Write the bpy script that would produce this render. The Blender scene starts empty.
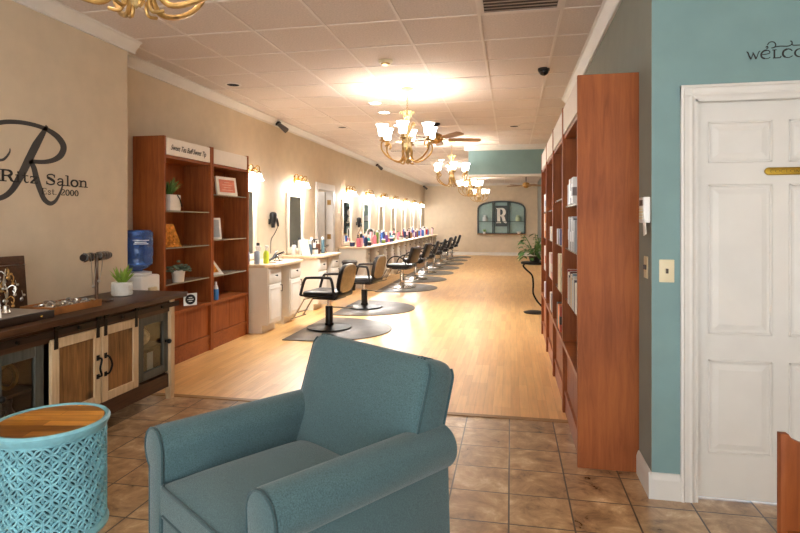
import bpy, bmesh, math, random
from mathutils import Vector, Matrix
R = math.radians
PI = math.pi
random.seed(7)
SC = bpy.context.scene
COL = SC.collection

# ------------------------------------------------------------------ camera
FPX = 560.0
cam_d = bpy.data.cameras.new('camera')
cam = bpy.data.objects.new('camera', cam_d)
COL.objects.link(cam)
cam.location = (0, 0, 1.42)
cam.rotation_euler = (R(90), 0, R(11.2))
cam_d.sensor_width = 36.0
cam_d.lens = FPX / 800.0 * 36.0
cam_d.shift_y = -(266.5 - 221.0) / 800.0
cam_d.clip_start = 0.05
SC.camera = cam

# ------------------------------------------------------------------ world, daylight, exposure
w = bpy.data.worlds.new('world'); SC.world = w
w.use_nodes = True
bg = w.node_tree.nodes['Background']
bg.inputs[0].default_value = (0.85, 0.93, 1.0, 1)
bg.inputs[1].default_value = 1.0
vs = SC.view_settings
vs.view_transform = 'Standard'; vs.look = 'None'; vs.gamma = 1.0; vs.use_curve_mapping = False
vs.exposure = 1.75
SC.cycles.use_denoising = True

def area_light(name, loc, rot, sx, sy, power, col):
    d = bpy.data.lights.new(name, 'AREA'); d.shape = 'RECTANGLE'
    d.size = sx; d.size_y = sy; d.energy = power; d.color = col
    o = bpy.data.objects.new(name, d); o.location = loc; o.rotation_euler = rot
    COL.objects.link(o); return o
# daylight entering through the shop front behind the camera
area_light('shopfront_daylight', (-0.4, -1.75, 1.35), (R(90), 0, R(180)), 5.2, 2.1, 350, (0.86, 0.945, 1.0))

def point_light(name, loc, power, col, rad=0.04):
    d = bpy.data.lights.new(name, 'POINT'); d.energy = power; d.color = col; d.shadow_soft_size = rad
    o = bpy.data.objects.new(name, d); o.location = loc; COL.objects.link(o); return o

WARM = (0.97, 0.985, 1.0)
P_CHANDELIER = 1.7      # per shade
P_SCONCE = 5.3          # per shade
P_DOWN = 75.0

# ------------------------------------------------------------------ materials
def lin(c):
    def f(x):
        x /= 255.0
        return x / 12.92 if x <= 0.04045 else ((x + 0.055) / 1.055) ** 2.4
    return (f(c[0]), f(c[1]), f(c[2]), 1.0)

def mul(c, k):
    return tuple(max(0, min(255, x * k)) for x in c)

MATS = {}
def mat(name, c, rough=0.5, metal=0.0, var=0.06, scale=18.0, bump=0.0, bscale=None, trans=0.0, spec=0.5,
        stretch=(1, 1, 1), sheen=0.0, emis=0.0, ecol=None, ior=1.45, coat=0.0, alpha=1.0):
    m = bpy.data.materials.new(name); m.use_nodes = True
    nt = m.node_tree; b = nt.nodes['Principled BSDF']
    b.inputs['Roughness'].default_value = rough
    b.inputs['Metallic'].default_value = metal
    b.inputs['Specular IOR Level'].default_value = spec
    b.inputs['Transmission Weight'].default_value = trans
    b.inputs['IOR'].default_value = ior
    b.inputs['Sheen Weight'].default_value = sheen
    b.inputs['Coat Weight'].default_value = coat
    b.inputs['Alpha'].default_value = alpha
    tc = nt.nodes.new('ShaderNodeTexCoord'); mp = nt.nodes.new('ShaderNodeMapping')
    mp.inputs['Scale'].default_value = stretch
    nt.links.new(tc.outputs['Object'], mp.inputs['Vector'])
    no = nt.nodes.new('ShaderNodeTexNoise'); no.inputs['Scale'].default_value = scale
    no.inputs['Detail'].default_value = 4.0
    nt.links.new(mp.outputs[0], no.inputs['Vector'])
    cr = nt.nodes.new('ShaderNodeValToRGB')
    cr.color_ramp.elements[0].position = 0.3; cr.color_ramp.elements[1].position = 0.7
    cr.color_ramp.elements[0].color = lin(mul(c, 1 - var)); cr.color_ramp.elements[1].color = lin(mul(c, 1 + var))
    nt.links.new(no.outputs['Fac'], cr.inputs[0])
    nt.links.new(cr.outputs[0], b.inputs['Base Color'])
    if bump:
        n2 = nt.nodes.new('ShaderNodeTexNoise'); n2.inputs['Scale'].default_value = bscale or scale * 4
        n2.inputs['Detail'].default_value = 3.0
        nt.links.new(mp.outputs[0], n2.inputs['Vector'])
        bp = nt.nodes.new('ShaderNodeBump'); bp.inputs['Strength'].default_value = bump; bp.inputs['Distance'].default_value = 0.004
        nt.links.new(n2.outputs['Fac'], bp.inputs['Height']); nt.links.new(bp.outputs[0], b.inputs['Normal'])
    if emis:
        b.inputs['Emission Color'].default_value = (*(ecol or (1, .85, .6)), 1)
        b.inputs['Emission Strength'].default_value = emis
    MATS[name] = m
    return m

def wood(name, c1, c2, rough=0.4, axis=2, scale=6.0, squeeze=12.0, coat=0.0, knots=0.0, bump=0.05):
    m = bpy.data.materials.new(name); m.use_nodes = True
    nt = m.node_tree; b = nt.nodes['Principled BSDF']
    b.inputs['Roughness'].default_value = rough; b.inputs['Coat Weight'].default_value = coat; b.inputs['Specular IOR Level'].default_value = 0.3
    tc = nt.nodes.new('ShaderNodeTexCoord'); mp = nt.nodes.new('ShaderNodeMapping')
    s = [squeeze] * 3; s[axis] = 1.0
    mp.inputs['Scale'].default_value = s
    nt.links.new(tc.outputs['Object'], mp.inputs['Vector'])
    n1 = nt.nodes.new('ShaderNodeTexNoise'); n1.inputs['Scale'].default_value = scale * 0.4
    n1.inputs['Detail'].default_value = 6; n1.inputs['Roughness'].default_value = 0.65; n1.inputs['Distortion'].default_value = 0.6
    nt.links.new(mp.outputs[0], n1.inputs['Vector'])
    n0 = nt.nodes.new('ShaderNodeTexNoise'); n0.inputs['Scale'].default_value = 2.2; n0.inputs['Detail'].default_value = 2
    nt.links.new(tc.outputs['Object'], n0.inputs['Vector'])
    mx = nt.nodes.new('ShaderNodeMath'); mx.operation = 'MULTIPLY_ADD'
    mx.inputs[1].default_value = 0.45; nt.links.new(n0.outputs['Fac'], mx.inputs[0])
    sb = nt.nodes.new('ShaderNodeMath'); sb.operation = 'MULTIPLY'; sb.inputs[1].default_value = 0.6
    nt.links.new(n1.outputs['Fac'], sb.inputs[0]); nt.links.new(sb.outputs[0], mx.inputs[2])
    cr = nt.nodes.new('ShaderNodeValToRGB')
    cr.color_ramp.elements[0].position = 0.36; cr.color_ramp.elements[1].position = 0.66
    cr.color_ramp.elements[0].color = lin(c1); cr.color_ramp.elements[1].color = lin(c2)
    nt.links.new(mx.outputs[0], cr.inputs[0])
    out = cr.outputs[0]
    if knots:
        vo = nt.nodes.new('ShaderNodeTexVoronoi'); vo.inputs['Scale'].default_value = 4.0
        nt.links.new(tc.outputs['Object'], vo.inputs['Vector'])
        kr = nt.nodes.new('ShaderNodeValToRGB')
        kr.color_ramp.elements[0].position = 0.08; kr.color_ramp.elements[0].color = (1, 1, 1, 1)
        kr.color_ramp.elements[1].position = 0.2; kr.color_ramp.elements[1].color = (0, 0, 0, 1)
        nt.links.new(vo.outputs['Distance'], kr.inputs[0])
        mm = nt.nodes.new('ShaderNodeMix'); mm.data_type = 'RGBA'
        kk = nt.nodes.new('ShaderNodeMath'); kk.operation = 'MULTIPLY'; kk.inputs[1].default_value = knots
        nt.links.new(kr.outputs[0], kk.inputs[0]); nt.links.new(kk.outputs[0], mm.inputs[0])
        nt.links.new(out, mm.inputs[6]); mm.inputs[7].default_value = lin(mul(c1, 0.35))
        out = mm.outputs[2]
    nt.links.new(out, b.inputs['Base Color'])
    if bump:
        bp = nt.nodes.new('ShaderNodeBump'); bp.inputs['Strength'].default_value = bump * 4; bp.inputs['Distance'].default_value = 0.002
        nt.links.new(n1.outputs['Fac'], bp.inputs['Height']); nt.links.new(bp.outputs[0], b.inputs['Normal'])
    MATS[name] = m
    return m

def tile_floor():
    m = bpy.data.materials.new('slate_tile'); m.use_nodes = True
    nt = m.node_tree; b = nt.nodes['Principled BSDF']; L = nt.links.new
    tc = nt.nodes.new('ShaderNodeTexCoord'); mp = nt.nodes.new('ShaderNodeMapping')
    mp.inputs['Location'].default_value = (0.01, -3.866 + 0.0015, 0)
    L(tc.outputs['Object'], mp.inputs['Vector'])
    br = nt.nodes.new('ShaderNodeTexBrick'); br.offset = 0.0; br.squash = 1.0
    for k, v in (('Scale', 1.0), ('Brick Width', 0.3), ('Row Height', 0.298), ('Mortar Size', 0.0045), ('Mortar Smooth', 0.15)):
        br.inputs[k].default_value = v
    br.inputs['Color1'].default_value = (0, 0, 0, 1); br.inputs['Color2'].default_value = (1, 1, 1, 1)
    br.inputs['Mortar'].default_value = (0.5, 0.5, 0.5, 1)
    L(mp.outputs[0], br.inputs['Vector'])
    # per tile offset of the noise domain
    add = nt.nodes.new('ShaderNodeVectorMath'); add.operation = 'MULTIPLY_ADD'
    L(br.outputs['Color'], add.inputs[0]); add.inputs[1].default_value = (7.3, 3.1, 5.7); L(tc.outputs['Object'], add.inputs[2])
    n1 = nt.nodes.new('ShaderNodeTexNoise'); n1.inputs['Scale'].default_value = 6.5; n1.inputs['Detail'].default_value = 8
    n1.inputs['Roughness'].default_value = 0.68; n1.inputs['Distortion'].default_value = 0.45
    L(add.outputs[0], n1.inputs['Vector'])
    cr = nt.nodes.new('ShaderNodeValToRGB'); e = cr.color_ramp.elements
    e[0].position = 0.32; e[0].color = lin((98, 72, 46)); e[1].position = 0.69; e[1].color = lin((222, 196, 160))
    for p, c in ((0.42, (150, 116, 80)), (0.52, (176, 141, 101)), (0.6, (196, 164, 124))):
        x = cr.color_ramp.elements.new(p); x.color = lin(c)
    L(n1.outputs['Fac'], cr.inputs[0])
    mx = nt.nodes.new('ShaderNodeMix'); mx.data_type = 'RGBA'
    L(br.outputs['Fac'], mx.inputs[0]); L(cr.outputs[0], mx.inputs[6]); mx.inputs[7].default_value = lin((66, 50, 38))
    L(mx.outputs[2], b.inputs['Base Color'])
    rr = nt.nodes.new('ShaderNodeMapRange'); rr.inputs[3].default_value = 0.2; rr.inputs[4].default_value = 0.42
    L(n1.outputs['Fac'], rr.inputs[0]); L(rr.outputs[0], b.inputs['Roughness'])
    sub = nt.nodes.new('ShaderNodeMath'); sub.operation = 'SUBTRACT'; L(n1.outputs['Fac'], sub.inputs[0]); L(br.outputs['Fac'], sub.inputs[1])
    bp = nt.nodes.new('ShaderNodeBump'); bp.inputs['Strength'].default_value = 0.35; bp.inputs['Distance'].default_value = 0.006
    L(sub.outputs[0], bp.inputs['Height']); L(bp.outputs[0], b.inputs['Normal'])
    b.inputs['Coat Weight'].default_value = 0.8; b.inputs['Coat Roughness'].default_value = 0.24
    MATS['slate_tile'] = m
    return m

def plank_floor():
    m = bpy.data.materials.new('maple_laminate'); m.use_nodes = True
    nt = m.node_tree; b = nt.nodes['Principled BSDF']; L = nt.links.new
    tc = nt.nodes.new('ShaderNodeTexCoord'); mp = nt.nodes.new('ShaderNodeMapping')
    mp.inputs['Rotation'].default_value = (0, 0, R(90))
    L(tc.outputs['Object'], mp.inputs['Vector'])
    br = nt.nodes.new('ShaderNodeTexBrick'); br.offset = 0.37; br.squash = 1.0; br.offset_frequency = 3
    for k, v in (('Scale', 1.0), ('Brick Width', 0.62), ('Row Height', 0.068), ('Mortar Size', 0.0008), ('Mortar Smooth', 0.2)):
        br.inputs[k].default_value = v
    br.inputs['Color1'].default_value = lin((218, 164, 96)); br.inputs['Color2'].default_value = lin((236, 188, 120))
    br.inputs['Mortar'].default_value = lin((176, 122, 70))
    L(mp.outputs[0], br.inputs['Vector'])
    m2 = nt.nodes.new('ShaderNodeMapping'); m2.inputs['Scale'].default_value = (26, 1.6, 1)
    L(tc.outputs['Object'], m2.inputs['Vector'])
    n1 = nt.nodes.new('ShaderNodeTexNoise'); n1.inputs['Scale'].default_value = 1.6; n1.inputs['Detail'].default_value = 6
    L(m2.outputs[0], n1.inputs['Vector'])
    rr = nt.nodes.new('ShaderNodeMapRange'); rr.inputs[1].default_value = 0.3; rr.inputs[2].default_value = 0.7
    rr.inputs[3].default_value = 0.86; rr.inputs[4].default_value = 1.08
    L(n1.outputs['Fac'], rr.inputs[0])
    mx = nt.nodes.new('ShaderNodeVectorMath'); mx.operation = 'SCALE'
    L(br.outputs['Color'], mx.inputs[0]); L(rr.outputs[0], mx.inputs['Scale'])
    L(mx.outputs[0], b.inputs['Base Color'])
    b.inputs['Roughness'].default_value = 0.4; b.inputs['Coat Weight'].default_value = 0.6; b.inputs['Coat Roughness'].default_value = 0.3
    MATS['maple_laminate'] = m
    return m

def ceiling_tile():
    m = mat('ceiling_board', (206, 194, 186), 0.9, var=0.05, scale=70)
    nt = m.node_tree; b = nt.nodes['Principled BSDF']; L = nt.links.new
    tc = nt.nodes.new('ShaderNodeTexCoord')
    n = nt.nodes.new('ShaderNodeTexNoise'); n.inputs['Scale'].default_value = 90; n.inputs['Detail'].default_value = 3
    L(tc.outputs['Object'], n.inputs['Vector'])
    bp = nt.nodes.new('ShaderNodeBump'); bp.inputs['Strength'].default_value = 0.35; bp.inputs['Distance'].default_value = 0.004
    L(n.outputs['Fac'], bp.inputs['Height']); L(bp.outputs[0], b.inputs['Normal'])
    return m

def plank_top():
    m = wood('plank_top', (168, 106, 36), (226, 160, 68), 0.35, 0, 9, 9)
    nt = m.node_tree; b = nt.nodes['Principled BSDF']; L = nt.links.new
    src = b.inputs['Base Color'].links[0].from_socket
    tc = nt.nodes.new('ShaderNodeTexCoord')
    br = nt.nodes.new('ShaderNodeTexBrick'); br.offset = 0.4
    for k, v in (('Scale', 1.0), ('Brick Width', 0.9), ('Row Height', 0.066), ('Mortar Size', 0.001), ('Bias', -0.1)): br.inputs[k].default_value = v
    br.inputs['Color1'].default_value = (1, 1, 1, 1); br.inputs['Color2'].default_value = (0.22, 0.17, 0.13, 1); br.inputs['Mortar'].default_value = (0.1, 0.08, 0.06, 1)
    L(tc.outputs['Object'], br.inputs['Vector'])
    mx = nt.nodes.new('ShaderNodeVectorMath'); mx.operation = 'MULTIPLY'
    L(src, mx.inputs[0]); L(br.outputs['Color'], mx.inputs[1]); L(mx.outputs[0], b.inputs['Base Color'])
plank_top()
tile_floor(); plank_floor(); ceiling_tile()
mat('tan_wall', (206, 189, 164), 0.85, var=0.02, scale=6, bump=0.12, bscale=160)
mat('teal_wall', (120, 148, 148), 0.8, var=0.02, scale=6, bump=0.12, bscale=160)
mat('grey_wall', (134, 137, 128), 0.8, var=0.02, scale=6, bump=0.12, bscale=160)
mat('white_paint', (212, 208, 202), 0.45, var=0.015, scale=5)
mat('grid_white', (216, 206, 198), 0.6, var=0.01)
mat('cabinet_white', (232, 222, 206), 0.5, var=0.015, scale=5)
wood('cherry', (122, 60, 24), (162, 90, 42), 0.55, 2, 6, 12)
wood('cherry_flat', (122, 60, 24), (162, 90, 42), 0.45, 1, 6, 12)
wood('dark_oak', (46, 28, 17), (86, 56, 35), 0.4, 1, 7, 14, bump=0.1)
wood('blackened_oak', (28, 18, 12), (52, 34, 22), 0.5, 1, 7, 14, bump=0.1)
wood('whitewash', (182, 150, 112), (218, 190, 152), 0.6, 2, 9, 9, bump=0.1)
wood('rustic_panel', (62, 40, 20), (156, 110, 62), 0.5, 2, 9, 14, knots=0.9, bump=0.1)
wood('grey_barn', (56, 56, 50), (92, 92, 84), 0.55, 2, 7, 12, bump=0.1)
wood('acacia', (104, 54, 18), (190, 118, 46), 0.35, 0, 9, 9, coat=0.2)
wood('fan_blade', (128, 98, 70), (156, 124, 94), 0.4, 0, 6, 8)
mat('fabric_teal', (70, 94, 98), 0.95, var=0.16, scale=240, bump=0.3, bscale=520, sheen=0.25, spec=0.15)
mat('fabric_pipe', (54, 76, 80), 0.95, var=0.12, scale=240, bump=0.2, sheen=0.2, spec=0.15)
mat('stool_teal', (122, 178, 190), 0.45, var=0.12, scale=9, bump=0.15, bscale=40)
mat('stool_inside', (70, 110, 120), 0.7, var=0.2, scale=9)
mat('black_metal', (28, 26, 25), 0.4, metal=0.7, var=0.05)
mat('black_plastic', (24, 23, 23), 0.35, var=0.05)
mat('black_vinyl', (26, 24, 24), 0.32, var=0.05, bump=0.08, bscale=200)
mat('bronze_vinyl', (142, 124, 98), 0.25, var=0.08, metal=0.25)
mat('brown_vinyl', (58, 46, 38), 0.3, var=0.08, metal=0.15)
mat('mat_rubber', (92, 86, 80), 0.36, var=0.14, scale=5)
mat('chrome', (210, 205, 198), 0.15, metal=1.0, var=0.01)
mat('silver', (190, 186, 178), 0.28, metal=1.0, var=0.05)
mat('brass', (186, 142, 66), 0.25, metal=1.0, var=0.06)
mat('old_gold', (176, 140, 84), 0.38, metal=0.8, var=0.14, scale=30)
mat('antique_cream', (176, 150, 102), 0.45, var=0.1, scale=30)
mat('plaque_brass', (150, 118, 40), 0.35, metal=0.8, var=0.08)
mat('plaque_dark', (70, 52, 18), 0.5, metal=0.4)
mat('mirror', (232, 232, 230), 0.02, metal=1.0, var=0.0)
mat('clear_glass', (225, 235, 232), 0.03, trans=1.0, var=0.0, spec=0.5)
mat('shelf_glass', (186, 178, 158), 0.15, trans=0.35, var=0.02)
mat('bottle_blue', (96, 148, 232), 0.05, trans=0.75, var=0.05, scale=8)
mat('white_plastic', (226, 226, 224), 0.35, var=0.01)
mat('beige_plastic', (214, 200, 166), 0.4, var=0.01)
mat('ceramic_white', (222, 218, 210), 0.4, var=0.02)
mat('leaf_green', (74, 112, 52), 0.5, var=0.2, scale=12)
mat('leaf_lime', (136, 170, 62), 0.5, var=0.15, scale=12)
mat('leaf_grey', (96, 112, 92), 0.6, var=0.2, scale=12)
mat('soil', (62, 44, 32), 0.95, var=0.2)
mat('decal_grey', (66, 62, 60), 0.6, var=0.02)
mat('decal_black', (30, 27, 25), 0.55, var=0.02)
mat('sign_white', (226, 218, 208), 0.4, var=0.01)
mat('paper_white', (232, 228, 220), 0.7, var=0.02)
mat('print_coral', (214, 128, 104), 0.6, var=0.05)
mat('print_pale', (238, 208, 190), 0.6, var=0.03)
mat('gold_leaf', (196, 130, 50), 0.4, metal=0.35, var=0.25, scale=30)
mat('dark_gap', (12, 10, 9), 0.9, var=0.0)
mat('jewel_red', (150, 46, 40), 0.3)
mat('jewel_teal', (90, 140, 150), 0.3)
mat('niche_teal', (150, 176, 172), 0.7, var=0.03)
mat('niche_grey', (70, 80, 82), 0.5, var=0.03)
mat('shade_glow', (255, 240, 214), 0.5, var=0.0, emis=3.6, ecol=(1.0, 0.95, 0.87))
mat('down_glow', (255, 246, 230), 0.5, var=0.0, emis=14.0, ecol=(1.0, 0.9, 0.76))
mat('threshold_wood', (150, 112, 70), 0.35, var=0.08, scale=10)
mat('rustic_tray', (150, 98, 50), 0.5, var=0.12, scale=12)
mat('pouch', (200, 176, 150), 0.8, var=0.25, scale=26)
mat('burlap', (150, 120, 86), 0.9, var=0.12, scale=60)
M = MATS
_cm = {}
def cm(rgb, rough=0.4):
    k = (rgb, rough)
    if k not in _cm: _cm[k] = mat('tint_%d_%d_%d' % rgb, rgb, rough, var=0.03)
    return _cm[k]

# ------------------------------------------------------------------ mesh builder
class MB:
    def __init__(s): s.bm = bmesh.new(); s.mi = 0
    def _f(s, vs):
        try:
            f = s.bm.faces.new(vs); f.material_index = s.mi; return f
        except ValueError: return None
    def box(s, a, b, M4=None, bev=0.0, seg=2):
        x0, y0, z0 = [min(p, q) for p, q in zip(a, b)]; x1, y1, z1 = [max(p, q) for p, q in zip(a, b)]
        co = [(x0, y0, z0), (x1, y0, z0), (x1, y1, z0), (x0, y1, z0), (x0, y0, z1), (x1, y0, z1), (x1, y1, z1), (x0, y1, z1)]
        v = [s.bm.verts.new(M4 @ Vector(c) if M4 else c) for c in co]
        fs = [s._f([v[i] for i in q]) for q in ((3, 2, 1, 0), (4, 5, 6, 7), (0, 1, 5, 4), (1, 2, 6, 5), (2, 3, 7, 6), (3, 0, 4, 7))]
        if bev:
            es = list({e for f in fs for e in f.edges})
            bmesh.ops.bevel(s.bm, geom=es, offset=bev, segments=seg, profile=0.5, affect='EDGES')
        return s
    def prism(s, poly, d0, d1, axis='z', bev=0.0):
        # poly: 2D points (counter clockwise) in the plane normal to axis
        def P(p, d):
            return {'z': (p[0], p[1], d), 'y': (p[0], d, p[1]), 'x': (d, p[0], p[1])}[axis]
        a = [s.bm.verts.new(P(p, d0)) for p in poly]; b = [s.bm.verts.new(P(p, d1)) for p in poly]
        n = len(poly)
        fs = [s._f(a[::-1]), s._f(b)] + [s._f([a[i], a[(i + 1) % n], b[(i + 1) % n], b[i]]) for i in range(n)]
        fs = [f for f in fs if f]
        bmesh.ops.recalc_face_normals(s.bm, faces=fs)
        if bev:
            es = list({e for f in fs[:2] for e in f.edges})
            bmesh.ops.bevel(s.bm, geom=es, offset=bev, segments=2, profile=0.5, affect='EDGES')
        return s
    def lathe(s, prof, c=(0, 0, 0), n=20, M4=None, a0=0.0, a1=2 * PI, scale=(1, 1)):
        full = abs(a1 - a0 - 2 * PI) < 1e-6
        k = n if full else n + 1
        rings = []
        for r, z in prof:
            if r < 1e-5:
                p = Vector((0, 0, z)); p = (M4 @ p if M4 else p) + Vector(c)
                rings.append([s.bm.verts.new(p)])
            else:
                ring = []
                for i in range(k):
                    a = a0 + (a1 - a0) * i / n
                    p = Vector((r * math.cos(a) * scale[0], r * math.sin(a) * scale[1], z)); p = (M4 @ p if M4 else p) + Vector(c)
                    ring.append(s.bm.verts.new(p))
                rings.append(ring)
        for q in range(len(rings) - 1):
            A, B = rings[q], rings[q + 1]
            m = k if full else k - 1
            for i in range(m):
                j = (i + 1) % k
                if len(A) == 1 and len(B) == 1: continue
                if len(A) == 1: s._f([A[0], B[j], B[i]][::-1])
                elif len(B) == 1: s._f([A[i], A[j], B[0]])
                else: s._f([A[i], A[j], B[j], B[i]])
        return s
    def tube(s, pts, r, n=8, closed=False, caps=True, flat=1.0):
        pts = [Vector(p) for p in pts]
        rs = r if isinstance(r, (list, tuple)) else [r] * len(pts)
        N = len(pts); rings = []
        up = None
        for i, p in enumerate(pts):
            if closed: t = pts[(i + 1) % N] - pts[i - 1]
            else: t = pts[min(i + 1, N - 1)] - pts[max(i - 1, 0)]
            if t.length < 1e-9: t = Vector((0, 0, 1))
            t.normalize()
            if up is None:
                up = Vector((0, 0, 1)) if abs(t.z) < 0.9 else Vector((1, 0, 0))
            u = up - t * up.dot(t)
            if u.length < 1e-6: u = Vector((1, 0, 0)) - t * t.x
            u.normalize(); v = t.cross(u); up = u
            rings.append([s.bm.verts.new(p + (u * math.cos(2 * PI * k / n) * flat + v * math.sin(2 * PI * k / n)) * rs[i]) for k in range(n)])
        m = N if closed else N - 1
        for i in range(m):
            A, B = rings[i], rings[(i + 1) % N]
            for k in range(n): s._f([A[k], A[(k + 1) % n], B[(k + 1) % n], B[k]])
        if caps and not closed:
            s._f(rings[0][::-1]); s._f(rings[-1])
        return s
    def cyl(s, p0, p1, r, n=16, r1=None):
        return s.tube([p0, p1], [r, r if r1 is None else r1], n)
    def ball(s, c, r, n=12, sc=(1, 1, 1)):
        prof = [(math.sin(PI * i / (n // 2 + 2)), -math.cos(PI * i / (n // 2 + 2))) for i in range(n // 2 + 3)]
        M4 = Matrix.Diagonal((r * sc[0], r * sc[1], r * sc[2], 1))
        return s.lathe(prof, c, n, M4)
    def ribbon(s, pts, ws, place, th=0.0):
        # flat strip of varying width in a 2D plane; place(a,b,off) -> world
        V = [Vector((p[0], p[1])) for p in pts]; N = len(V)
        L0, R0, L1, R1 = [], [], [], []
        for i in range(N):
            t = V[min(i + 1, N - 1)] - V[max(i - 1, 0)]
            t.normalize(); nn = Vector((-t.y, t.x)); wv = ws[i] if isinstance(ws, (list, tuple)) else ws
            a = V[i] + nn * wv / 2; b = V[i] - nn * wv / 2
            L0.append(s.bm.verts.new(place(a.x, a.y, 0))); R0.append(s.bm.verts.new(place(b.x, b.y, 0)))
            L1.append(s.bm.verts.new(place(a.x, a.y, th))); R1.append(s.bm.verts.new(place(b.x, b.y, th)))
        for i in range(N - 1):
            s._f([L1[i], R1[i], R1[i + 1], L1[i + 1]])
            s._f([L0[i], L1[i], L1[i + 1], L0[i + 1]]); s._f([R0[i + 1], R1[i + 1], R1[i], R0[i]])
        s._f([L0[0], R0[0], R1[0], L1[0]]); s._f([L0[-1], L1[-1], R1[-1], R0[-1]])
        return s
    def mesh(s, name, mats, smooth=True, ang=38):
        me = bpy.data.meshes.new(name); bmesh.ops.recalc_face_normals(s.bm, faces=s.bm.faces[:])
        s.bm.to_mesh(me); s.bm.free()
        for m in (mats if isinstance(mats, (list, tuple)) else [mats]): me.materials.append(m)
        if smooth:
            for p in me.polygons: p.use_smooth = True
            try: me.set_sharp_from_angle(angle=R(ang))
            except Exception: pass
        return me
    def build(s, name, mats, parent=None, smooth=True, loc=(0, 0, 0), rot=(0, 0, 0), ang=38):
        o = bpy.data.objects.new(name, s.mesh(name, mats, smooth, ang)); COL.objects.link(o)
        o.location = loc; o.rotation_euler = rot
        if parent: o.parent = parent
        return o

def tag(o, label, cat, group=None):
    o['label'] = label; o['category'] = cat
    if group: o['group'] = group
    return o
def thing(name, label, cat, loc=(0, 0, 0), rz=0.0, group=None):
    o = bpy.data.objects.new(name, None); COL.objects.link(o); o.empty_display_size = 0.1
    o.location = loc; o.rotation_euler = (0, 0, rz)
    return tag(o, label, cat, group)
def struct(name, mb, m, smooth=False):
    o = mb.build(name, m, None, smooth); o['kind'] = 'structure'; return o
def dup(root, loc, rz=None, label=None, group=None):
    r = root.copy(); COL.objects.link(r); r.location = loc
    if rz is not None: r.rotation_euler = (0, 0, rz)
    if label: r['label'] = label
    if group: r['group'] = group
    for ch in list(root.children):
        c = ch.copy(); COL.objects.link(c); c.parent = r
        for g in list(ch.children):
            d = g.copy(); COL.objects.link(d); d.parent = c
    return r
ORD = ['first', 'second', 'third', 'fourth', 'fifth', 'sixth', 'seventh', 'eighth', 'ninth', 'tenth']

def smoothline(pts, n=6, closed=False):
    P = [Vector(p) for p in pts]; N = len(P); out = []
    for i in range(N if closed else N - 1):
        if closed: a, b, c, d = P[i - 1], P[i], P[(i + 1) % N], P[(i + 2) % N]
        else: a, b, c, d = P[max(i - 1, 0)], P[i], P[i + 1], P[min(i + 2, N - 1)]
        for k in range(n):
            t = k / n
            out.append(0.5 * ((2 * b) + (c - a) * t + (2 * a - 5 * b + 4 * c - d) * t * t + (3 * b - a - 3 * c + d) * t ** 3))
    if not closed: out.append(P[-1])
    return out
def lerpw(ws, n):
    out = []
    for i in range(len(ws) - 1):
        for k in range(n): out.append(ws[i] + (ws[i + 1] - ws[i]) * k / n)
    out.append(ws[-1]); return out

# ------------------------------------------------------------------ dimensions
H = 2.985
XN = -3.25      # near left wall (logo wall)
XL = -3.58      # long left wall
YC = 4.29       # corner between the two
XR = 0.725       # wall behind the right-hand bookcases
YT = 3.07       # teal wall with the white door
YF = 23.4       # far wall
YB = -2.0       # shop front
XE = 2.7
YTL = 4.11      # tile to laminate line

# ------------------------------------------------------------------ setting
struct('floor', MB().box((-5.6, YTL, -0.05), (3.0, YF + 0.2, 0)), M['maple_laminate'])
struct('floor.001', MB().box((-3.6, YB, -0.05), (XE, YTL, 0)), M['slate_tile'])
struct('trim_1', MB().box((-3.55, YTL - 0.025, 0), (XR, YTL + 0.025, 0.007)), M['threshold_wood'])
struct('ceiling', MB().box((-5.6, YB, H), (3.0, YF + 0.2, H + 0.05)), M['ceiling_board'])
g = MB()
k = -9
x = -0.238 - 0.61 * 6
while x < XE:
    g.box((x - 0.011, YB, H - 0.006), (x + 0.011, YF, H + 0.001)); x += 0.61
y = 4.28 - 0.615 * 10
while y < YF:
    g.box((XL, y - 0.011, H - 0.005), (XE, y + 0.011, H + 0.001)); y += 0.615
struct('ceiling_grid', g, M['grid_white'])
# walls
struct('wall_left_front', MB().box((-3.75, YB, 0), (XN, YC, H)), M['tan_wall'])
DY0, DY1, DZ = 10.05, 10.98, 2.05
wl = MB()
wl.box((XL - 0.14, YC, 0), (XL, DY0, H)); wl.box((XL - 0.14, DY1, 0), (XL, YF, H)); wl.box((XL - 0.14, DY0, DZ), (XL, DY1, H))
struct('wall_left', wl, M['tan_wall'])
struct('wall_far', MB().box((-3.8, YF, 0), (3.0, YF + 0.15, H)), M['tan_wall'])
# small room behind the open door on the left
bk = MB()
bk.box((-5.2, 9.2, 0), (-5.1, 12.2, H)); bk.box((-5.2, 9.1, 0), (XL - 0.14, 9.2, H)); bk.box((-5.2, 12.2, 0), (XL - 0.14, 12.3, H))
struct('wall_back_room', bk, M['tan_wall'])
point_light('back_room_lamp', (-4.3, 10.3, 2.6), 10, WARM, 0.1)
# right hand walls
struct('wall_right', MB().box((XR, YT + 0.14, 0), (XR + 0.14, 7.46, H)).box((XR + 0.002, 7.46, 0), (1.2, 7.6, H)).box((1.06, 7.6, 0), (1.2, YF, H)), M['grey_wall'])
# the corner of the teal wall: its face to the camera is teal, the return is grey
DX0, DX1 = 0.914, 1.734
wt = MB()
wt.box((XR - .015, YT, 0), (DX0, YT + 0.14, H)); wt.box((DX1, YT, 0), (XE, YT + 0.14, H)); wt.box((DX0, YT, 2.035), (DX1, YT + 0.14, H))
wt.mi = 1
wt.box((XR - 0.017, YT + 0.001, 0), (XR + 0.01, YT + 0.286, H))
struct('wall_teal', wt, [M['teal_wall'], M['grey_wall']])
struct('wall_right_front', MB().box((XE, YB, 0), (XE + 0.1, YT + 0.14, H)), M['tan_wall'])
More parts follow.
